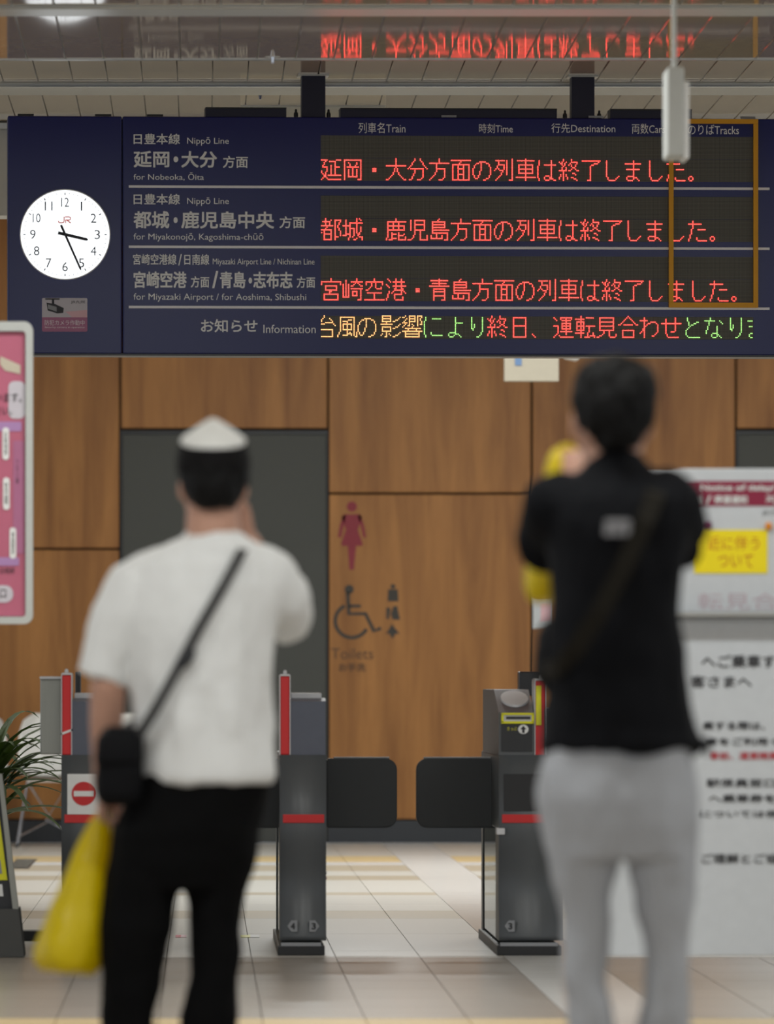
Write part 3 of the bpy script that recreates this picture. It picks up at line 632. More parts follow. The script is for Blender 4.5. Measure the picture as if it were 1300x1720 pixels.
# middle gate
g2 = ticket_gate('ticket_gate', 'charcoal ticket gate with red indicator bar right of the man in white', 470, 548, [(548,667),(470,352)], None, [(492,True,'4'),(527,False,'3')])
light_bar(g2, 469.5, 488, 1132, 1268)
h_ = mk('head_unit', yz_prism(gx(487), gx(547), [(YG+0.02,gz(1268)),(YG+0.02,gz(1178)),(YG+0.10,gz(1173)),(YG+0.95,gz(1173)),(YG+0.95,gz(1268))]), 'gateb', g2)
mk('clear_cover', B(gx(489), gx(541), YG+0.12, YG+0.5, gz(1174), gz(1164), bev=0.004), 'pad', h_)
mk('side_strip', B(gx(542), gx(548), YG+0.03, YG+0.9, gz(1268), gz(1177), bev=0.002), 'gated', h_)
b = bmesh.new(); ball(b, P(541, 1466, YG+0.1), 0.018, 0.03, 0.018, 14); mk('sensor_cover', b, 'white', g2, smooth=True)
b = bmesh.new(); ball(b, P(543, 1475, YG+0.1), 0.014, 0.025, 0.012, 14); mk('sensor_lens', b, 'pinkink', g2, smooth=True)
# right gate with card reader
g3 = ticket_gate('ticket_gate', 'wide ticket gate with card reader and yellow ticket slot left of the man in black', 838, 945, [(838,699)], None, [(857,True,'3')])
h_ = mk('head_unit', yz_prism(gx(838), gx(897), [(YG+0.01,gz(1269)),(YG+0.01,gz(1197)),(YG+0.45,gz(1197)+0.088),(YG+1.5,gz(1197)+0.088),(YG+1.5,gz(1269))]), 'gate', g3)
n_ = Vector((0,-0.088,0.44)).normalized(); t_ = Vector((0,0.44,0.088)).normalized()
sl = lambda px, t, lift: Vector((gx(px), YG+0.01, gz(1197)))+t_*t+n_*lift
b = bmesh.new(); loft(b, [ell(sl(869,0.25,0.001),Vector((0.055,0,0)),t_*0.15,28), ell(sl(869,0.25,0.008),Vector((0.053,0,0)),t_*0.145,28)]); mk('card_reader_pad', b, 'pad', h_)
b = bmesh.new()
for a_ in ((842,897,1197.5,1201),(842,897,1211.5,1215.5),(842,846,1199,1214),(893,897,1199,1214)): box(b, gx(a_[0]), gx(a_[1]), YG-0.004, YG+0.012, gz(a_[3]), gz(a_[2]), bev=0.001)
mk('ticket_slot_frame', b, 'gyellow', h_); mk('ticket_slot', B(gx(846), gx(893), YG+0.002, YG+0.012, gz(1212), gz(1201)), 'pad', h_)
mk('slot_mouth', B(gx(850), gx(891), YG-0.001, YG+0.012, gz(1208), gz(1203.5)), 'blackm', h_)
mk('slot_plate', B(gx(842), gx(894), YG+0.004, YG+0.012, gz(1262), gz(1217)), 'gated', h_)
mk('slot_text', text_fit(bmesh.new(), 'きっぷ', gx(852), gx(868), gz(1227), gz(1221), YG+0.003), 'gyellow', h_)
b = bmesh.new(); prism(b, [Vector((gx(879)+0.02*math.cos(t*math.pi/12), YG+0.001, gz(1225)+0.018*math.sin(t*math.pi/12))) for t in range(24)], Vector((0,0.004,0))); mk('arrow_disc', b, 'white', h_)
b = bmesh.new(); prism(b, [Vector((gx(x_), YG-0.001, gz(y_))) for x_, y_ in ((879,1219),(884,1225),(881,1225),(881,1231),(877,1231),(877,1225),(874,1225))], Vector((0,0.002,0))); mk('arrow', b, 'ink', h_)
mk('rear_display', B(X(872,YG+1.3), X(910,YG+1.3), YG+1.3, YG+1.45, Z(1169,YG+1.3), Z(1128,YG+1.3), bev=0.006), 'gated', g3)
mk('dark_window', B(gx(846), gx(925), YG-0.002, YG+0.02, gz(1362), gz(1300)), 'blackm', g3)
mk('second_head', B(gx(912), gx(944), YG+0.02, YG+1.5, gz(1269), gz(1190), bev=0.004), 'gate', g3)
light_bar(g3, 898, 917, 1140, 1272, yellow=(900.5,909,1152,1218))
mk('hinge_block', B(gx(834), gx(848), YG-0.005, YG+0.10, gz(1402), gz(1391), bev=0.003), 'pad', g3)
# left gate with no entry sign
g1 = ticket_gate('ticket_gate', 'ticket gate with a no entry sign behind the yellow shopping bag', 103, 181, [(181,300)], None, [(125,True,'5'),(160,False,'4')])
light_bar(g1, 102.5, 121, 1130, 1268, slash=True)
h_ = mk('head_unit', yz_prism(gx(121), gx(180), [(YG+0.02,gz(1268)),(YG+0.02,gz(1178)),(YG+0.10,gz(1173)),(YG+0.95,gz(1173)),(YG+0.95,gz(1268))]), 'gateb', g1)
mk('clear_cover', B(gx(124), gx(170), YG+0.12, YG+0.5, gz(1174), gz(1164), bev=0.004), 'pad', h_)
mk('rear_display', B(gx(119), gx(128), YG+0.9, YG+1.1, gz(1175), gz(1128), bev=0.004), 'gated', h_)
ne = mk('no_entry_plate', B(gx(113), gx(172), YG-0.008, YG-0.001, gz(1368), gz(1300), bev=0.002), 'white', g1)
b = bmesh.new(); disc(b, gx(140.5), gz(1333), 20/435.1, YG-0.011, YG-0.008, 32); mk('no_entry_disc', b, 'red', ne); mk('no_entry_bar', B(gx(124), gx(157), YG-0.0125, YG-0.011, gz(1337.5), gz(1328.5)), 'white', ne)
b = B(gx(66), gx(104), YG+0.16, YG+0.19, gz(1268), gz(1140), bev=0.004); mk('steel_screen', b, 'steel', g1); mk('screen_top', B(gx(65), gx(104), YG+0.14, YG+0.21, gz(1141), gz(1136), bev=0.003), 'pad', g1)
mk('foot_bar', B(X(35,29.3), gx(103), 28.0-0.35, 28.0-0.2, 0, 0.04, bev=0.004), 'blackm', g1)
# floor stickers
for px, w, lab, m1, m2 in ((420,31,'green and white sticker on the floor beside the middle gate','gyellow','white'),(304,18,'pink sticker on the floor seen between the legs of the man in white','redink','pinkink')):
    yy = 12255/(1573-1137); s_ = empty('floor_sticker', (X(px,yy), yy, 0)); tag(s_, lab, 'sticker'); w2 = w/F*yy/2
    mk('sticker_half', B(-w2, 0, -0.12, 0.12, 0.0005, 0.002), m1, s_, local=True); mk('sticker_half', B(0, w2, -0.12, 0.12, 0.0005, 0.002), m2, s_, local=True)
s_ = empty('drain_grate', (X(38,39), 39, 0)); tag(s_, 'dark grate let into the floor below the white chairs', 'grate')
mk('frame', B(-0.06,0.06,-0.95,0.95,0.0005,0.004), 'gated', s_, local=True)
for k in range(9): mk('bar', B(-0.05,0.05,-0.85+k*0.2,-0.78+k*0.2,0.004,0.007), 'steel', s_, local=True)

# ================================================================= WHITE SHELL CHAIRS
def make_chair():
    c = empty('shell_chair', (0,0,0))
    prof = [(-0.24,0.455),(-0.20,0.452),(-0.10,0.435),(0.02,0.430),(0.12,0.445),(0.18,0.50),(0.215,0.60),(0.24,0.72),(0.255,0.80),(0.262,0.845)]   # y (back positive), z
    wid = [0.20,0.225,0.235,0.235,0.23,0.225,0.225,0.215,0.185,0.11]
    b = bmesh.new(); rows = []
    for (yy, zz), w in zip(prof, wid):
        row = []
        for i in range(11):
            u = -1+i*0.2; lift = 0.05*abs(u)**3 if zz < 0.5 else 0.0; fwd = -0.07*abs(u)**2.5 if zz >= 0.5 else 0
            row.append(b.verts.new((u*w, yy+fwd, zz+lift)))
        rows.append(row)
    for r0, r1 in zip(rows, rows[1:]):
        for i in range(10): b.faces.new((r0[i], r0[i+1], r1[i+1], r1[i]))
    bmesh.ops.solidify(b, geom=b.faces[:], thickness=0.008)
    bmesh.ops.subdivide_edges(b, edges=[e for e in b.edges], cuts=1, use_grid_fill=True, smooth=0.6)
    mk('shell', b, 'chair', c, local=True, smooth=True)
    mk('seat_bracket', B(-0.15,0.15,-0.15,0.15,0.41,0.422), 'chair', c, local=True)
    for sx in (-1,1):
        for sy in (-1,1):
            b = bmesh.new(); tube(b, [(sx*0.15,sy*0.13,0.41),(sx*0.22,sy*0.22,0.015)], 0.0055, 8); l = mk('leg', b, 'chrome', c, local=True)
            b = bmesh.new(); tube(b, [(sx*0.22,sy*0.22,0.001),(sx*0.22,sy*0.22,0.018)], 0.011, 8, round_ends=False); mk('foot_cap', b, 'rubber', l, local=True)
    for sx in (-1,1):
        for a, d in (((0.15,-0.13,0.41),(-0.02,0.0,0.17)),((-0.02,0.0,0.17),(0.22,0.22,0.06)),((0.15,0.13,0.41),(-0.02,0.0,0.17)),((-0.02,0.0,0.17),(0.22,-0.22,0.06)),((0.2,-0.2,0.12),(0.15,0.13,0.41)),((0.2,0.2,0.12),(0.15,-0.13,0.41))):
            b = bmesh.new(); tube(b, [(sx*a[0],a[1],a[2]),(sx*d[0],d[1],d[2])], 0.004, 6); mk('wire_brace', b, 'chrome', c, local=True)
    return c
ch = make_chair(); spots = ((82,'white shell chair with wire legs beside the steel gate screen'),(-42,'white shell chair at the left edge behind the plant'),(205,'white shell chair mostly hidden behind the man in white'))
for i, (px, lab) in enumerate(spots):
    o = ch if i == 0 else copy_tree(ch)
    tag(o, lab, 'chair', 'white shell chairs along the wood wall'); o.location = (X(px,43.0), 43.0, 0); o.scale = (0.9, 0.95, 1.0)

# ================================================================= POTTED PLANT
PL = empty('potted_plant', (X(-14,31.5), 31.5, 0)); tag(PL, 'arching grassy potted plant at the left edge before the white chairs', 'plant')
b = bmesh.new(); loft(b, [ell((0,0,z_),(r_,0,0),(0,r_,0),24) for r_, z_ in ((0.06,0.0),(0.065,0.02),(0.085,0.20),(0.09,0.24),(0.08,0.24),(0.075,0.22))]); mk('pot', b, 'pot', PL, local=True, smooth=True)
b = bmesh.new(); loft(b, [ell((0,0,z_),(0.078,0,0),(0,0.078,0),16) for z_ in (0.2,0.225)]); mk('soil', b, 'soil', PL, local=True)
b = bmesh.new(); tube(b, [(0,0,0.22),(0.005,0,0.4),(-0.005,0,0.58)], [0.014,0.012,0.01], 8); mk('stem', b, 'stem', PL, local=True)
rnd = random.Random(3)
for k in range(80):
    az = rnd.uniform(0, 2*math.pi); Ln = rnd.uniform(0.3, 0.62); up = rnd.uniform(0.2, 1.35); z0 = rnd.uniform(0.40, 0.64)
    if k < 3: az, Ln, up = rnd.uniform(-0.3,0.3), 0.62, 1.15
    d = Vector((math.cos(az), math.sin(az), 0)); side = Vector((-d.y, d.x, 0)); b = bmesh.new(); prev = None; p = Vector((0,0,z0)); el = up
    N = 9
    for i in range(N+1):
        t = i/N; w = 0.022*(1-t)**0.6*(0.5+1.5*min(t*4,1))/1.5+0.0006
        cur = [b.verts.new(p+side*w), b.verts.new(p+Vector((0,0,-w*0.35))), b.verts.new(p-side*w)]
        if prev: b.faces.new((prev[0],prev[1],cur[1],cur[0])); b.faces.new((prev[1],prev[2],cur[2],cur[1]))
        prev = cur; p = p+(d*math.cos(el)+Vector((0,0,math.sin(el))))*(Ln/N); el -= (up+0.9)/N*(0.5+t)
    bmesh.ops.solidify(b, geom=b.faces[:], thickness=0.0008); mk('leaf', b, 'leaf', PL, local=True, smooth=True)

# ================================================================= FLOOR STAND SIGN (lower left)
AF = empty('floor_stand_sign', (X(-60,26.1), 26.15, 0)); tag(AF, 'dark floor stand sign with a yellow poster at the lower left edge', 'sign stand')
YA = 26.0
ax, az_ = (lambda p: X(p,YA)), (lambda p: Z(p,YA))
def aprism(pts, y0, y1): 
    b = bmesh.new(); prism(b, [Vector((ax(a), y0, az_(c))) for a, c in pts], Vector((0,y1-y0,0))); return b
mk('base', aprism([(-150,1527),(31,1527),(40,1607.4),(-159,1607.4)], YA, YA+0.30), 'pot', AF)
mk('board', aprism([(-132,1180),(0,1380-60),(22,1527),(-150,1527)], YA+0.05, YA+0.07), 'gated', AF)
mk('side_rail', aprism([(-4,1300),(3,1300),(31,1527),(21,1527)], YA+0.02, YA+0.08), 'steel', AF); mk('side_rail', aprism([(-132,1300),(-125,1300),(-140,1527),(-150,1527)], YA+0.02, YA+0.08), 'steel', AF)
mk('yellow_poster', aprism([(-122,1340),(-6,1340),(12,1479),(-130,1479)], YA+0.044, YA+0.05), 'gyellow', AF)
mk('white_mark', aprism([(-20,1486),(3,1486),(5,1506),(-20,1506)], YA+0.044, YA+0.05), 'white', AF)
mk('poster_mark', aprism([(-20,1445),(0,1445),(3,1468),(-20,1468)], YA+0.041, YA+0.044), 'badge', AF)

# ================================================================= PINK MAP BOARD (left edge)
YM = 23.2
MB_ = empty('map_board', (X(-130,YM), YM+0.05, 0)); tag(MB_, 'white framed board with a pink map poster at the left edge', 'notice board')
mx, mz = (lambda p: X(p,YM)), (lambda p: Z(p,YM))
b = bmesh.new()
loft(b, [rrect(mx(-330), mx(55), mz(1048), mz(540), 0.03, YM+0.06), rrect(mx(-330), mx(55), mz(1048), mz(540), 0.03, YM), rrect(mx(-319), mx(43), mz(1036), mz(556), 0.012, YM), rrect(mx(-319), mx(43), mz(1036), mz(556), 0.012, YM+0.06)], cap=False)
t = bmesh.new(); 
mk('frame', b, 'whitep', MB_); mk('backing', B(mx(-322), mx(46), YM+0.02, YM+0.055, mz(1039), mz(553)), 'gated', MB_)
po = mk('pink_poster', B(mx(-318), mx(42), YM+0.015, YM+0.02, mz(1035), mz(557)), 'posterpink', MB_)
def pbox(n, x0, x1, y0, y1, m, k=0, r=0.006):
    b = bmesh.new(); prism(b, rrect(mx(x0), mx(x1), mz(y1), mz(y0), r, YM+0.015-k*0.001), Vector((0,-0.001,0))); return mk(n, b, m, po)
pbox('white_shape', 14, 42, 640, 703, 'stickw', 1, 0.02); pbox('lavender_shape', -60, 36, 708, 724, 'lavender', 1); pbox('lavender_shape', -60, 32, 936, 950, 'lavender', 1); pbox('lavender_shape', 22, 40, 740, 930, 'stickp', 1)
for x0, x1, y0, y1, s in ((4,15,718,772,'日\n南\n海\n岸'),(5,16,802,856,'宮\n崎'),(16,27,886,938,'青\n島\n駅\n前')):
    pbox('label_box', x0, x1, y0, y1, 'white', 2, 0.01)
    mk('label_text', text_fit(bmesh.new(), s, mx(x0+3), mx(x1-3), mz(y1-8), mz(y0+8), YM+0.011), 'ink', po)
pbox('white_shape', -30, 22, 983, 1012, 'stickw', 1, 0.028)
for s, x0, x1, y0, y1 in (('います。',-8,36,660,675),('さい。',-8,20,682,697),('日南線',0,24,953,963),('口',0,10,990,1004),('ト\nロ\nン\n線',27,31,770,812)):
    mk('poster_text', text_fit(bmesh.new(), s, mx(x0), mx(x1), mz(y1), mz(y0), YM+0.0115), 'ink', po)
b = bmesh.new(); prism(b, [Vector((mx(x_), YM+0.0135, mz(y_))) for x_, y_ in ((0,598),(34,613),(34,628),(8,622),(0,612))], Vector((0,-0.001,0))); mk('biscuit_shape', b, 'cream', po)
for xx in (-270, -50):
    b = bmesh.new(); tube(b, [(mx(xx), YM+0.08, 0.02), (mx(xx), YM+0.08, mz(545))], 0.018, 12, round_ends=False); l = mk('leg', b, 'whitep', MB_)
    mk('foot', B(mx(xx)-0.03, mx(xx)+0.03, YM-0.2, YM+0.3, 0, 0.025, bev=0.004), 'whitep', l)

# ================================================================= NOTICE BOARD (right)
YN = 20.8
NB = empty('notice_board', (X(1250,YN), YN+0.03, 0)); tag(NB, 'white service notice board with a maroon heading behind the man in black', 'notice board')
nx, nz = (lambda p: X(p,YN)), (lambda p: Z(p,YN))
XL, XR = 1000, 1500
mk('upper_panel', B(nx(XL), nx(XR), YN, YN+0.04, nz(1030), nz(787), bev=0.005), 'paper', NB)
hd = mk('maroon_heading', B(nx(XL+8), nx(XR-8), YN-0.002, YN, nz(850), nz(808)), 'maroon', NB)
for s, x0, x1, y0, y1, m in (('の遅れと',1096,1150,815,824,'white'),('Notice of delay/',1177,1302,814,827,'white'),('延',1169,1183,832,846,'white'),('/',1186,1194,832,847,'white'),('停運通知',1199,1255,832,846,'white'),('지',1286,1302,832,846,'white')):
    mk('heading_text', text_fit(bmesh.new(), s, nx(x0), nx(x1), nz(y1), nz(y0), YN-0.0025, 0.02), m, hd)
mk('small_text', text_fit(bmesh.new(), 'JR九州', nx(1280), nx(1318), nz(867), nz(857), YN-0.0008), 'ink', NB)
mk('handwriting', text_fit(bmesh.new(), '転見合', nx(1172), nx(1306), nz(1024), nz(996), YN-0.0008), 'pen', NB)
tr = mk('pen_tray', B(nx(XL), nx(XR), YN-0.07, YN+0.03, nz(1036), nz(1029), bev=0.004), 'alu', NB)
lp = mk('lower_panel', B(nx(XL), nx(XR), YN-0.01, YN+0.03, nz(1607), nz(1036), bev=0.006), 'paper', NB)
for s, x0, x1, y0, y1, m in (('へご乗車す',1178,1302,1100,1122,'ink'),('客さまへ',1160,1262,1135,1155,'ink'),('乗する際は、',1180,1284,1212,1226,'ink'),('車をご利用く',1185,1306,1239,1252,'ink'),('事前、運賃精算',1192,1306,1263,1276,'redink'),('駅係員窓口',1186,1302,1308,1322,'ink'),('へ乗車券を',1190,1302,1334,1348,'ink'),('については係',1176,1306,1361,1373,'ink'),('ご理解とご協',1178,1306,1434,1450,'ink')):
    mk('notice_text', text_fit(bmesh.new(), s, nx(x0), nx(x1), nz(y1), nz(y0), YN-0.0112, 0.01), m, lp)
for xx in (XL-12, XR-20):
    l = mk('leg', B(nx(xx)-0.012, nx(xx)+0.012, YN+0.005, YN+0.035, 0.03, nz(1590), bev=0.003), 'alu', NB)
    mk('foot', B(nx(xx)-0.014, nx(xx)+0.014, YN-0.2, YN+0.24, 0.0, 0.03, bev=0.004), 'gated', l)
YP = empty('yellow_paper_note', (nx(1190), YN, nz(963))); tag(YP, 'yellow paper note with red writing pinned to the notice board', 'note')
mk('sheet', B(nx(1166), nx(1289), YN-0.003, YN-0.001, nz(963), nz(890)), 'yellowp', YP)
for s, x0, x1, y0, y1 in (('近に伴う',1188,1275,901,924),('ついて',1206,1265,932,953)):
    mk('note_text', text_fit(bmesh.new(), s, nx(x0), nx(x1), nz(y1), nz(y0), YN-0.0035, 0.0), 'penred', YP)
for px, py, m, lab in ((1190,882,'purple','round purple magnet at the top of the yellow note'),(1291,884,'orange','orange magnet at the right corner of the yellow note')):
    b = bmesh.new(); ball(b, P(px,py,YN-0.008), 0.011, 0.009, 0.013, 14); tag(mk('magnet', b, m, smooth=True), lab, 'magnet')

# ================================================================= PEOPLE
def tilt(ring, k):
    y0 = sum(p.y for p in ring)/len(ring)
    return [Vector((p.x, p.y, p.z+k*(p.y-y0))) for p in ring]
def hring(px0, px1, py, Y, dy, off=0.0, n=28, p=0.85):
    """level ring spanning px0..px1 at image height py, half depth dy"""
    c = P((px0+px1)/2, py, Y)+Vector((0,off,0)); return ell(c, Vector(((px1-px0)/2/F*Y,0,0)), Vector((0,dy,0)), n, p)
def hand_mesh(bm, wrist, direc, palm, side, curl=0.5, k=1.0):
    """palm plus five curled fingers; direc along the hand, palm = normal the fingers close towards, side = thumb side"""
    d, n, s = Vector(direc).normalized(), Vector(palm).normalized(), Vector(side).normalized(); w = Vector(wrist)
    loft(bm, [ell(w+d*t*k, s*a*k, n*c*k, 12) for t, a, c in ((-0.03,0.024,0.02),(0.0,0.026,0.019),(0.03,0.036,0.017),(0.07,0.042,0.016),(0.092,0.040,0.013))])
    for i, (o, L) in enumerate(((0.031,0.074),(0.010,0.083),(-0.011,0.076),(-0.030,0.06))):
        p = w+(d*0.086+s*o)*k; a = 0.25*curl; pts = [p-d*0.015*k, p]
        for seg in (0.45, 0.32, 0.23):
            a += curl*0.9; p = p+(d*math.cos(a)+n*math.sin(a))*L*seg*k; pts.append(p)
        tube(bm, pts, [0.0095*k,0.0095*k,0.009*k,0.0082*k,0.007*k], 10)
    p = w+(d*0.02+s*0.026)*k; q1 = p+(d*0.6+s*0.75+n*0.2).normalized()*0.036*k; q2 = q1+(d*0.85+s*0.25+n*0.5*curl+n*0.2).normalized()*0.03*k; q3 = q2+(d*0.8+n*curl).normalized()*0.025*k
    tube(bm, [p, q1, q2, q3], [0.013*k,0.0115*k,0.010*k,0.008*k], 10)
def head_mesh(bm, c, k=1.0):
    """head centred at c (middle of the skull), face towards +Y"""
    c = Vector(c); V = lambda x, y_, z_: c+Vector((x,y_,z_))*k
    prof = [(0.125,0.012,0.012,0.0),(0.118,0.04,0.048,-0.004),(0.10,0.058,0.075,-0.006),(0.07,0.071,0.092,-0.004),(0.03,0.077,0.098,0.0),(-0.01,0.077,0.096,0.002),(-0.045,0.072,0.088,0.006),(-0.075,0.064,0.074,0.018),(-0.10,0.052,0.06,0.034),(-0.12,0.034,0.042,0.05),(-0.128,0.016,0.02,0.056)]
    loft(bm, [ell(V(0,o,z_), Vector((a*k,0,0)), Vector((0,d*k,0)), 24) for z_, a, d, o in prof])
    tube(bm, [V(0,0.092,0.01),V(0,0.107,-0.02),V(0,0.116,-0.042)], [0.009*k,0.011*k,0.014*k], 8); ball(bm, V(0,0.098,-0.046), 0.019*k, 0.014*k, 0.009*k, 10)
    tube(bm, [V(-0.045,0.078,0.022),V(0,0.095,0.02),V(0.045,0.078,0.022)], [0.01*k,0.012*k,0.01*k], 8)
    for sg in (-1,1):
        loft(bm, [ell(V(sg*(0.073+t),-0.004-0.4*t,-0.012), Vector((0,a*k,0)), Vector((0,0,b_*k)), 14) for t, a, b_ in ((-0.012,0.014,0.024),(0.0,0.017,0.030),(0.010,0.016,0.031),(0.014,0.008,0.022))])
def face_parts(parent, c, k=1.0):
    c = Vector(c)
    for sg in (-1,1):
        b = bmesh.new(); ball(b, c+Vector((sg*0.031,0.083,0.0))*k, 0.013*k, 0.01*k, 0.008*k, 12); mk('eye', b, 'eye', parent, smooth=True)
    b = bmesh.new(); tube(b, [c+Vector(q_)*k for q_ in ((-0.023,0.089,-0.077),(0,0.098,-0.075),(0.023,0.089,-0.077))], [0.004*k,0.007*k,0.004*k], 8); mk('mouth', b, 'lips', parent, smooth=True)
def shoe(parent, x, y, k=1.0):
    b = bmesh.new(); loft(b, [ell((x,y+t,z_),(a,0,0),(0,0,h_),16) for t, z_, a, h_ in ((-0.095,0.05,0.02,0.022),(-0.085,0.055,0.036,0.045),(-0.03,0.06,0.043,0.05),(0.05,0.052,0.045,0.042),(0.12,0.042,0.05,0.03),(0.165,0.036,0.042,0.02),(0.185,0.033,0.018,0.008))]); s_ = mk('shoe', b, 'shoe', parent, smooth=True)
    b = bmesh.new(); loft(b, [ell((x,y+0.045,z_),(0.05,0,0),(0,0.145,0),24,0.9) for z_ in (0.0,0.022)]); mk('sole', b, 'sole', s_)
def folds(amp, freq, seed, stretch=(1,1,1)):
    def f(v):
        q_ = Vector((v.x*stretch[0], v.y*stretch[1], v.z*stretch[2]))*freq+Vector((seed,seed*1.7,seed*0.3)); return amp*noise.noise(q_)+amp*0.4*noise.noise(q_*2.3)
    return f
def band(bm, pts, w, th, nrm):
    """flat strap along pts"""
    rings = []
    for i, p in enumerate(pts):
        t = (Vector(pts[min(i+1,len(pts)-1)])-Vector(pts[max(i-1,0)])).normalized(); n = Vector(nrm[i] if isinstance(nrm, list) else nrm); s = t.cross(n).normalized(); n = s.cross(t).normalized()
        rings.append([Vector(p)+s*w/2, Vector(p)+s*w/2+n*th, Vector(p)-s*w/2+n*th, Vector(p)-s*w/2])
    return loft(bm, rings)

# ---------------------------------------------------------------- man in the white T-shirt
Y1 = 16.3
A = lambda px, py, dy=0.0: P(px, py, Y1)+Vector((0,dy,0))
PA = empty('person', (X(300,Y1), Y1, 0)); tag(PA, 'person in white T-shirt, black trousers and cap, back turned, one hand raised', 'person')
b = bmesh.new(); hc = A(358, 812, 0.0)
head_mesh(b, hc, 0.97)
tube(b, [hc+Vector((0,0.005,-0.05)), A(357,862,-0.01), A(357,905,-0.015), A(357,935,-0.01)], [0.06,0.063,0.066,0.075], 20)
loft(b, [hring(x0,x1,py,Y1,d) for py,x0,x1,d in ((905,320,394,.06),(925,275,432,.07),(950,245,455,.085),(1000,232,460,.10),(1100,240,440,.105),(1200,245,438,.105),(1290,240,445,.115),(1400,205,430,.11),(1470,190,420,.09))])
for sg, leg in ((0,((1440,205,300),(1560,180,280),(1640,182,264),(1720,178,252),(1850,190,240))),(1,((1440,312,415),(1560,326,396),(1640,326,394),(1720,312,392),(1850,320,376)))):
    loft(b, [hring(x0,x1,py,Y1,(x1-x0)/2/F*Y1*1.05) for py,x0,x1 in leg])
tube(b, [A(252,985), A(200,1060), A(181,1155), A(178,1215,0.02), A(176,1290,0.045), A(174,1322,0.055)], [0.045,0.046,0.044,0.041,0.031,0.027], 14)
hand_mesh(b, A(174,1322,0.055), (-0.05,0.1,-1), (1,0.15,0.1), (0,1,0.1), 1.15, 0.95)
tube(b, [A(448,968), A(482,1015,0.06), A(489,1048,0.15), A(462,1000,0.22), A(428,925,0.25), A(418,902,0.25)], [0.055,0.05,0.046,0.041,0.032,0.027], 14)
hand_mesh(b, A(418,902,0.25), (-0.25,-0.05,1), (-0.6,-0.6,-0.1), (-0.5,0.8,0.0), 0.7, 0.95)
remesh('body', b, 'skin', PA, 0.006, 4); face_parts(PA, hc, 0.97)
# hair, then cap
b = bmesh.new(); loft(b, [hring(x0,x1,py,Y1,d,o,p=1.0) for py,x0,x1,d,o in ((742,318,399,.075,-.004),(760,303,414,.098,-.006),(785,298,419,.105,-.006),(805,299,418,.104,-.008),(825,304,413,.095,-.016),(842,315,404,.075,-.03),(856,328,390,.05,-.045))])
remesh('hair', b, 'hair', PA, 0.006, 3, folds(0.006, 40, 2, (1,1,0.4)))
b = bmesh.new(); loft(b, [tilt(hring(x0,x1,py,Y1,d,o,p=1.0),k) for py,x0,x1,d,o,k in ((740,307,409,.098,0,.16),(752,299,417,.108,0,.16),(770,296,421,.112,0,.1),(790,296,421,.112,.002,.05),(797,299,418,.108,.004,.05))]); mk('cap_band', b, 'capd', PA, smooth=True)
b = bmesh.new(); loft(b, [tilt(hring(x0,x1,py,Y1,d,0.0,p=1.0),k) for py,x0,x1,d,k in ((702.5,354,361,.007,0),(706,347,368,.02,0.02),(714,334,382,.043,.06),(724,320,396,.07,.1),(734,307,408,.093,.18),(739,303,413,.102,.22),(743,303,413,.102,.22))])
mk('cap_crown', b, 'capw', PA, smooth=True)
b = bmesh.new(); loft(b, [ell(hc+Vector((0,0.09,0.052)),(0.07,0,0),(0,0.02,0),20), ell(hc+Vector((0,0.11,0.047)),(0.078,0,0),(0,0.075,0),20), ell(hc+Vector((0,0.112,0.041)),(0.078,0,0),(0,0.075,0),20), ell(hc+Vector((0,0.09,0.043)),(0.07,0,0),(0,0.02,0),20)]); mk('cap_peak', b, 'capd', PA, smooth=True)
# T-shirt
b = bmesh.new()
loft(b, [hring(x0,x1,py,Y1,d,o) for py,x0,x1,d,o in ((897,309,404,.072,-.01),(905,300,416,.082,-.01),(916,276,438,.095,-.006),(930,250,458,.105,0),(948,228,474,.118,0),(985,214,482,.128,0),(1040,212,468,.135,0),(1110,216,456,.135,0),(1200,222,456,.135,0),(1270,228,462,.14,0),(1302,231,466,.142,0),(1318,240,458,.138,0))])
tube(b, [A(262,962), A(236,985), A(204,1040), A(182,1095), A(171,1128), A(167,1141)], [0.066,0.080,0.076,0.068,0.064,0.063], 18, flat=0.95, round_ends='start')
tube(b, [A(440,968), A(474,1003,0.05), A(486,1040,0.13), A(478,1030,0.19)], [0.080,0.070,0.062,0.056], 18)
f1, f2 = folds(0.017, 7, 5, (1.7,1,0.45)), folds(0.008, 15, 9, (1,1,0.8))
remesh('t_shirt', b, 'tee', PA, 0.008, 8, lambda v: (f1(v)*(0.4+0.9*max(0,min(1,(1.35-v.z)/0.5)))+f2(v)*0.6)*max(0.25,min(1,(v.z-0.83)/0.12)))
b = bmesh.new(); rings = [ell(A(356,py,-0.012),(r_,0,0),(0,r_*0.85,0),28) for py, r_ in ((900,0.069),(894,0.066),(896,0.060),(902,0.062))]; loft(b, rings, cap=False); mk('collar', b, 'tee', PA, smooth=True)
# trousers
b = bmesh.new(); loft(b, [hring(x0,x1,py,Y1,d) for py,x0,x1,d in ((1272,243,450,.125),(1330,222,454,.128),(1400,188,436,.128),(1450,181,430,.12),(1492,184,420,.10))])
for leg in (((1430,184,312),(1472,177,306),(1509,174,297),(1565,168,289),(1638,170,274),(1705,169,261),(1790,176,262),(1872,178,264)),((1430,304,434),(1472,308,424),(1509,314,414),(1557,318,403),(1638,319,402),(1712,304,400),(1790,306,398),(1872,304,396))):
    loft(b, [hring(x0,x1,py,Y1,(x1-x0)/2/F*Y1*1.12) for py,x0,x1 in leg])
remesh('trousers', b, 'black', PA, 0.008, 6, folds(0.009, 11, 3, (1,1,0.8)))
for px in (220, 350): shoe(PA, X(px,Y1), Y1-0.01)
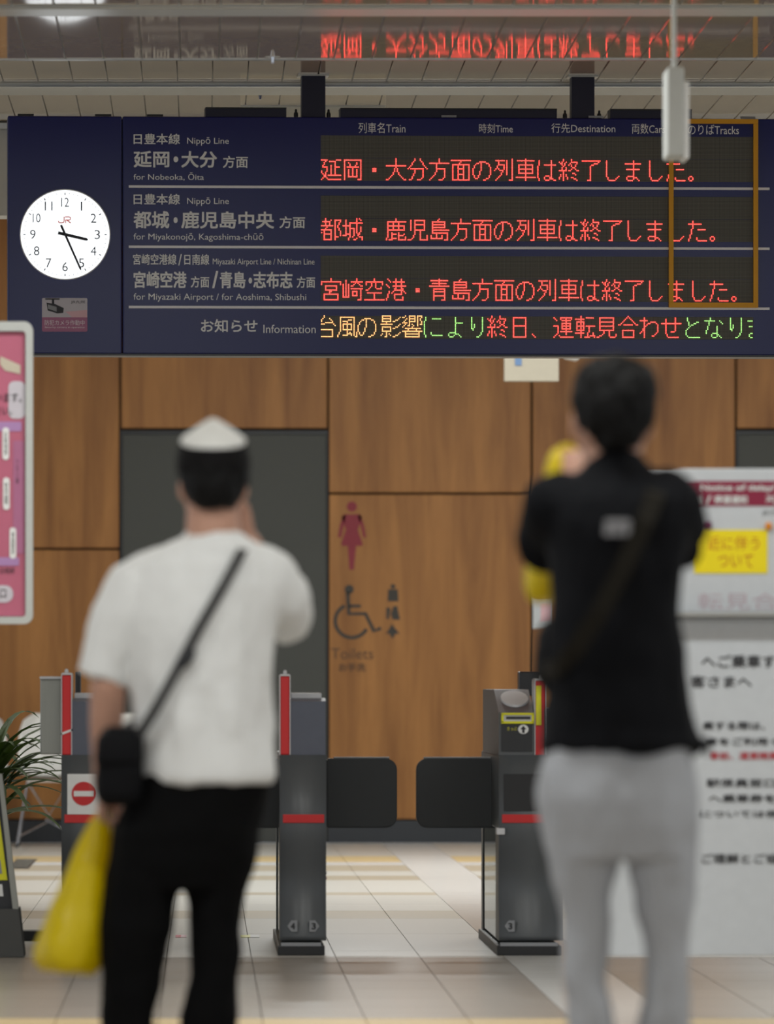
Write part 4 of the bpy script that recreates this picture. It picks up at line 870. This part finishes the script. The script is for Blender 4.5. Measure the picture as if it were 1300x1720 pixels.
# crossbody bag
SBG = empty('shoulder_bag', A(202,1350,-0.02)); tag(SBG, 'black crossbody bag on the hip of the man in white', 'bag')
b = bmesh.new(); loft(b, [hring(x0,x1,py,Y1,d,-0.085,p=0.6) for py,x0,x1,d in ((1219,190,226,.02),(1226,172,236,.04),(1245,163,240,.055),(1290,161,241,.06),(1330,162,240,.06),(1346,168,236,.05),(1352,180,226,.03))]); remesh('bag_body', b, 'bagb', SBG, 0.006, 5, folds(0.004, 18, 1))
b = bmesh.new(); loft(b, [hring(x0,x1,py,Y1,d,-0.088,p=0.6) for py,x0,x1,d in ((1222,178,233,.045),(1240,163,241,.062),(1275,160,242,.066),(1282,161,241,.064))]); mk('flap', b, 'bagb', SBG, smooth=True)
st = [A(398,896,0.06), A(409,908,0.0), A(411,918,-0.07), A(402,935,-0.115), A(375,985,-0.142), A(335,1055,-0.152), A(295,1130,-0.156), A(262,1190,-0.155), A(236,1232,-0.13)]
b = bmesh.new(); band(b, st, 0.024, 0.003, [Vector((0.3,0.2,1)),Vector((0.3,-0.3,1)),Vector((0.2,-0.8,0.6))]+[Vector((0,-1,0.1))]*6); mk('strap', b, 'strap', SBG)
b = bmesh.new(); band(b, [A(398,896,0.06), A(380,940,0.125), A(330,1040,0.15), A(280,1130,0.15), A(225,1215,0.11), A(205,1228,0.0), A(200,1228,-0.06)], 0.024, 0.003, Vector((0.2,1,0.1))); mk('strap', b, 'strap', SBG)
b = bmesh.new(); tube(b, [A(318,1098,-0.16), A(308,1112,-0.161)], 0.016, 10, flat=0.4); mk('strap_slider', b, 'gated', SBG)
# yellow shopping bag in the hanging hand
YB = empty('shopping_bag', A(120,1637,0.05)); tag(YB, 'yellow plastic shopping bag held low by the man in white', 'bag')
b = bmesh.new(); loft(b, [hring(x0,x1,py,Y1,d,0.05,n=32,p=0.9) for py,x0,x1,d in ((1372,160,182,.016),(1395,144,183,.03),(1440,122,182,.05),(1500,96,182,.075),(1550,74,180,.095),(1590,59,176,.105),(1612,57,172,.105),(1628,66,168,.095),(1637,86,158,.07))])
remesh('bag_body', b, 'bagy', YB, 0.006, 4, folds(0.011, 10, 4, (1.3,1.3,0.45)))
b = bmesh.new(); tube(b, [A(163,1385,0.05), A(166,1366,0.05), A(172,1358,0.055), A(179,1366,0.06), A(180,1385,0.05)], [0.008,0.007,0.007,0.007,0.008], 8); mk('handle', b, 'bagy', YB, smooth=True)
b = bmesh.new(); ball(b, A(140,1575,0.05), 0.035, 0.06, 0.055, 16); mk('contents', b, 'bagc', YB, smooth=True)

# ---------------------------------------------------------------- man in the black jacket
Y2 = 14.4
D = lambda px, py, dy=0.0: P(px, py, Y2)+Vector((0,dy,0))
PB = empty('person', (X(1040,Y2), Y2, 0)); tag(PB, 'person in black jacket and light grey trousers, back turned, both arms raised to the face', 'person')
b = bmesh.new(); hc = D(1028, 704, 0.015)
head_mesh(b, hc, 1.0)
tube(b, [hc+Vector((0,0.0,-0.05)), D(1030,755,0.0), D(1030,790,-0.01), D(1030,830,-0.01)], [0.058,0.060,0.063,0.075], 20)
loft(b, [hring(x0,x1,py,Y2,d) for py,x0,x1,d in ((800,990,1075,.06),(830,945,1120,.075),(870,925,1145,.09),(940,930,1140,.105),(1050,945,1130,.105),(1200,935,1145,.11),(1330,925,1160,.115),(1420,930,1155,.09))])
for leg in (((1390,935,1035),(1503,950,1018),(1600,955,1010),(1720,962,1014),(1930,970,1012)),((1390,1050,1155),(1503,1078,1150),(1600,1096,1148),(1720,1086,1146),(1930,1092,1138))):
    loft(b, [hring(x0,x1,py,Y2,(x1-x0)/2/F*Y2*1.1) for py,x0,x1 in leg])
tube(b, [D(940,855), D(916,890,0.08), D(912,918,0.17), D(932,880,0.24), D(966,830,0.28), D(976,812,0.285)], [0.055,0.046,0.043,0.038,0.03,0.027], 14)
hand_mesh(b, D(976,812,0.285), (0.02,0.35,0.9), (0.6,0.7,-0.2), (0.75,-0.5,0), 0.95, 0.92)
tube(b, [D(1130,855), D(1150,890,0.08), D(1149,918,0.17), D(1120,870,0.26), D(1082,790,0.31), D(1072,770,0.315)], [0.055,0.046,0.043,0.038,0.03,0.027], 14)
hand_mesh(b, D(1072,770,0.315), (-0.2,0.1,1), (-0.5,0.7,0.0), (-0.8,-0.4,0), 0.8, 0.95)
remesh('body', b, 'skin', PB, 0.006, 4); face_parts(PB, hc)
b = bmesh.new(); loft(b, [hring(x0,x1,py,Y2,d,o,p=1.0) for py,x0,x1,d,o in ((598,1010,1050,.03,0),(603,992,1072,.065,0),(615,976,1090,.092,0),(635,964,1101,.108,0),(660,960,1107,.115,-.002),(685,962,1105,.114,-.006),(705,965,1100,.108,-.010),(722,974,1090,.096,-.020),(740,986,1079,.076,-.032),(756,1003,1066,.05,-.045))])
remesh('hair', b, 'hair', PB, 0.006, 2, folds(0.010, 30, 6, (1,1,0.5)))
# jacket
b = bmesh.new()
loft(b, [hring(x0,x1,py,Y2,d,o) for py,x0,x1,d,o in ((757,1000,1072,.058,-.012),(768,992,1077,.066,-.012),(786,974,1088,.08,-.01),(800,954,1102,.095,-.005),(818,934,1132,.112,0),(840,920,1152,.125,0),(880,914,1158,.135,0),(950,920,1150,.14,0),(1020,926,1138,.14,0),(1090,924,1150,.142,0),(1170,922,1158,.145,0),(1230,912,1166,.15,0),(1252,903,1178,.152,0),(1266,910,1168,.148,0))])
tube(b, [D(944,850), D(920,886,0.07), D(913,919,0.15), D(928,880,0.225), D(950,830,0.262)], [0.078,0.064,0.053,0.05,0.044], 18)
tube(b, [D(1128,850), D(1147,888,0.07), D(1150,922,0.15), D(1126,880,0.24), D(1096,815,0.285)], [0.078,0.064,0.053,0.05,0.044], 18)
f3 = folds(0.014, 8, 11, (1.3,1,0.7))
remesh('jacket', b, 'jacket', PB, 0.008, 7, f3)
b = bmesh.new(); tube(b, [D(1168,1250,-0.02), D(1184,1246,-0.03), D(1186,1262,-0.03)], [0.012,0.012,0.008], 10); mk('hem_toggle', b, 'jacket', PB, smooth=True)
b = bmesh.new(); text_fit(b, 'ＧＲＳ', D(1006,0).x, D(1055,0).x, Z(904,Y2), Z(874,Y2), Y2-0.158, 0.02) if False else None
pts = rrect(D(1007,0).x, D(1054,0).x, Z(902,Y2), Z(876,Y2), 0.012, 0)
b.free(); b = bmesh.new(); prism(b, [Vector((p.x, Y2-0.150, p.z)) for p in rrect(D(1009,0).x, D(1052,0).x, Z(886,Y2), Z(875,Y2), 0.006, 0)], Vector((0,0.02,0)))
for x0 in (1008, 1024, 1040): prism(b, [Vector((p.x, Y2-0.150, p.z)) for p in rrect(D(x0,0).x, D(x0+13,0).x, Z(902,Y2), Z(887,Y2), 0.004, 0)], Vector((0,0.02,0)))
mk('back_print', b, 'logo', PB)
# trousers
b = bmesh.new(); loft(b, [hring(x0,x1,py,Y2,d) for py,x0,x1,d in ((1235,920,1162,.125),(1290,906,1170,.135),(1340,904,1174,.14),(1390,908,1174,.135),(1440,918,1170,.115)) ])
for leg in (((1370,906,1044),(1420,913,1042),(1457,921,1038),(1503,936,1028),(1565,940,1023),(1640,944,1023),(1718,949,1029),(1830,955,1030),(1965,960,1028)),((1370,1044,1176),(1420,1048,1173),(1457,1056,1170),(1503,1068,1164),(1565,1082,1159),(1600,1085,1157),(1657,1076,1159),(1718,1072,1159),(1830,1076,1158),(1965,1080,1150))):
    loft(b, [hring(x0,x1,py,Y2,(x1-x0)/2/F*Y2*1.12) for py,x0,x1 in leg])
remesh('trousers', b, 'sweat', PB, 0.008, 6, folds(0.014, 9, 8, (1,1,0.8)))
for px in (994, 1115): shoe(PB, X(px,Y2), Y2-0.01)
# bag and strap
SB2 = empty('shoulder_bag', D(925,1170,0.0)); tag(SB2, 'black bag with dark brown strap at the left hip of the man in black', 'bag')
b = bmesh.new(); loft(b, [hring(x0,x1,py,Y2,d,0.05,p=0.7) for py,x0,x1,d in ((1040,918,955,.05),(1062,905,960,.07),(1100,899,962,.08),(1130,898,962,.08),(1156,908,958,.07),(1168,922,950,.04))]); remesh('bag_body', b, 'bagb', SB2, 0.006, 5, folds(0.004, 15, 2))
st = [D(1088,806,0.03), D(1096,818,-0.06), D(1094,835,-0.125), D(1075,880,-0.15), D(1040,955,-0.156), D(1000,1030,-0.158), D(960,1092,-0.15), D(930,1125,-0.10), D(912,1125,-0.02)]
b = bmesh.new(); band(b, st, 0.04, 0.003, [Vector((0.3,0,1)),Vector((0.2,-0.5,0.8))]+[Vector((0,-1,0.15))]*5+[Vector((-0.5,-0.8,0))]*2); mk('strap', b, 'strapb', SB2)
# yellow bag hanging before him
YB2 = empty('shopping_bag', D(915,1012,0.33)); tag(YB2, 'yellow plastic bag hanging before the left arm of the man in black', 'bag')
Yb = Y2+0.33
b = bmesh.new(); loft(b, [hring(x0,x1,py,Yb,d,0.0,n=28,p=0.9) for py,x0,x1,d in ((754,928,944,.012),(768,920,950,.025),(800,912,958,.04),(850,904,962,.055),(910,890,958,.065),(950,881,950,.07),(985,880,944,.07),(1002,884,934,.055),(1012,894,924,.03))])
remesh('bag_body', b, 'bagy', YB2, 0.006, 3, folds(0.008, 11, 12, (1.3,1.3,0.5)))
b = bmesh.new(); tube(b, [P(936,760,Yb), P(944,752,Yb), P(956,750,Yb), P(964,758,Yb)], 0.007, 8); mk('handle', b, 'bagy', YB2, smooth=True)
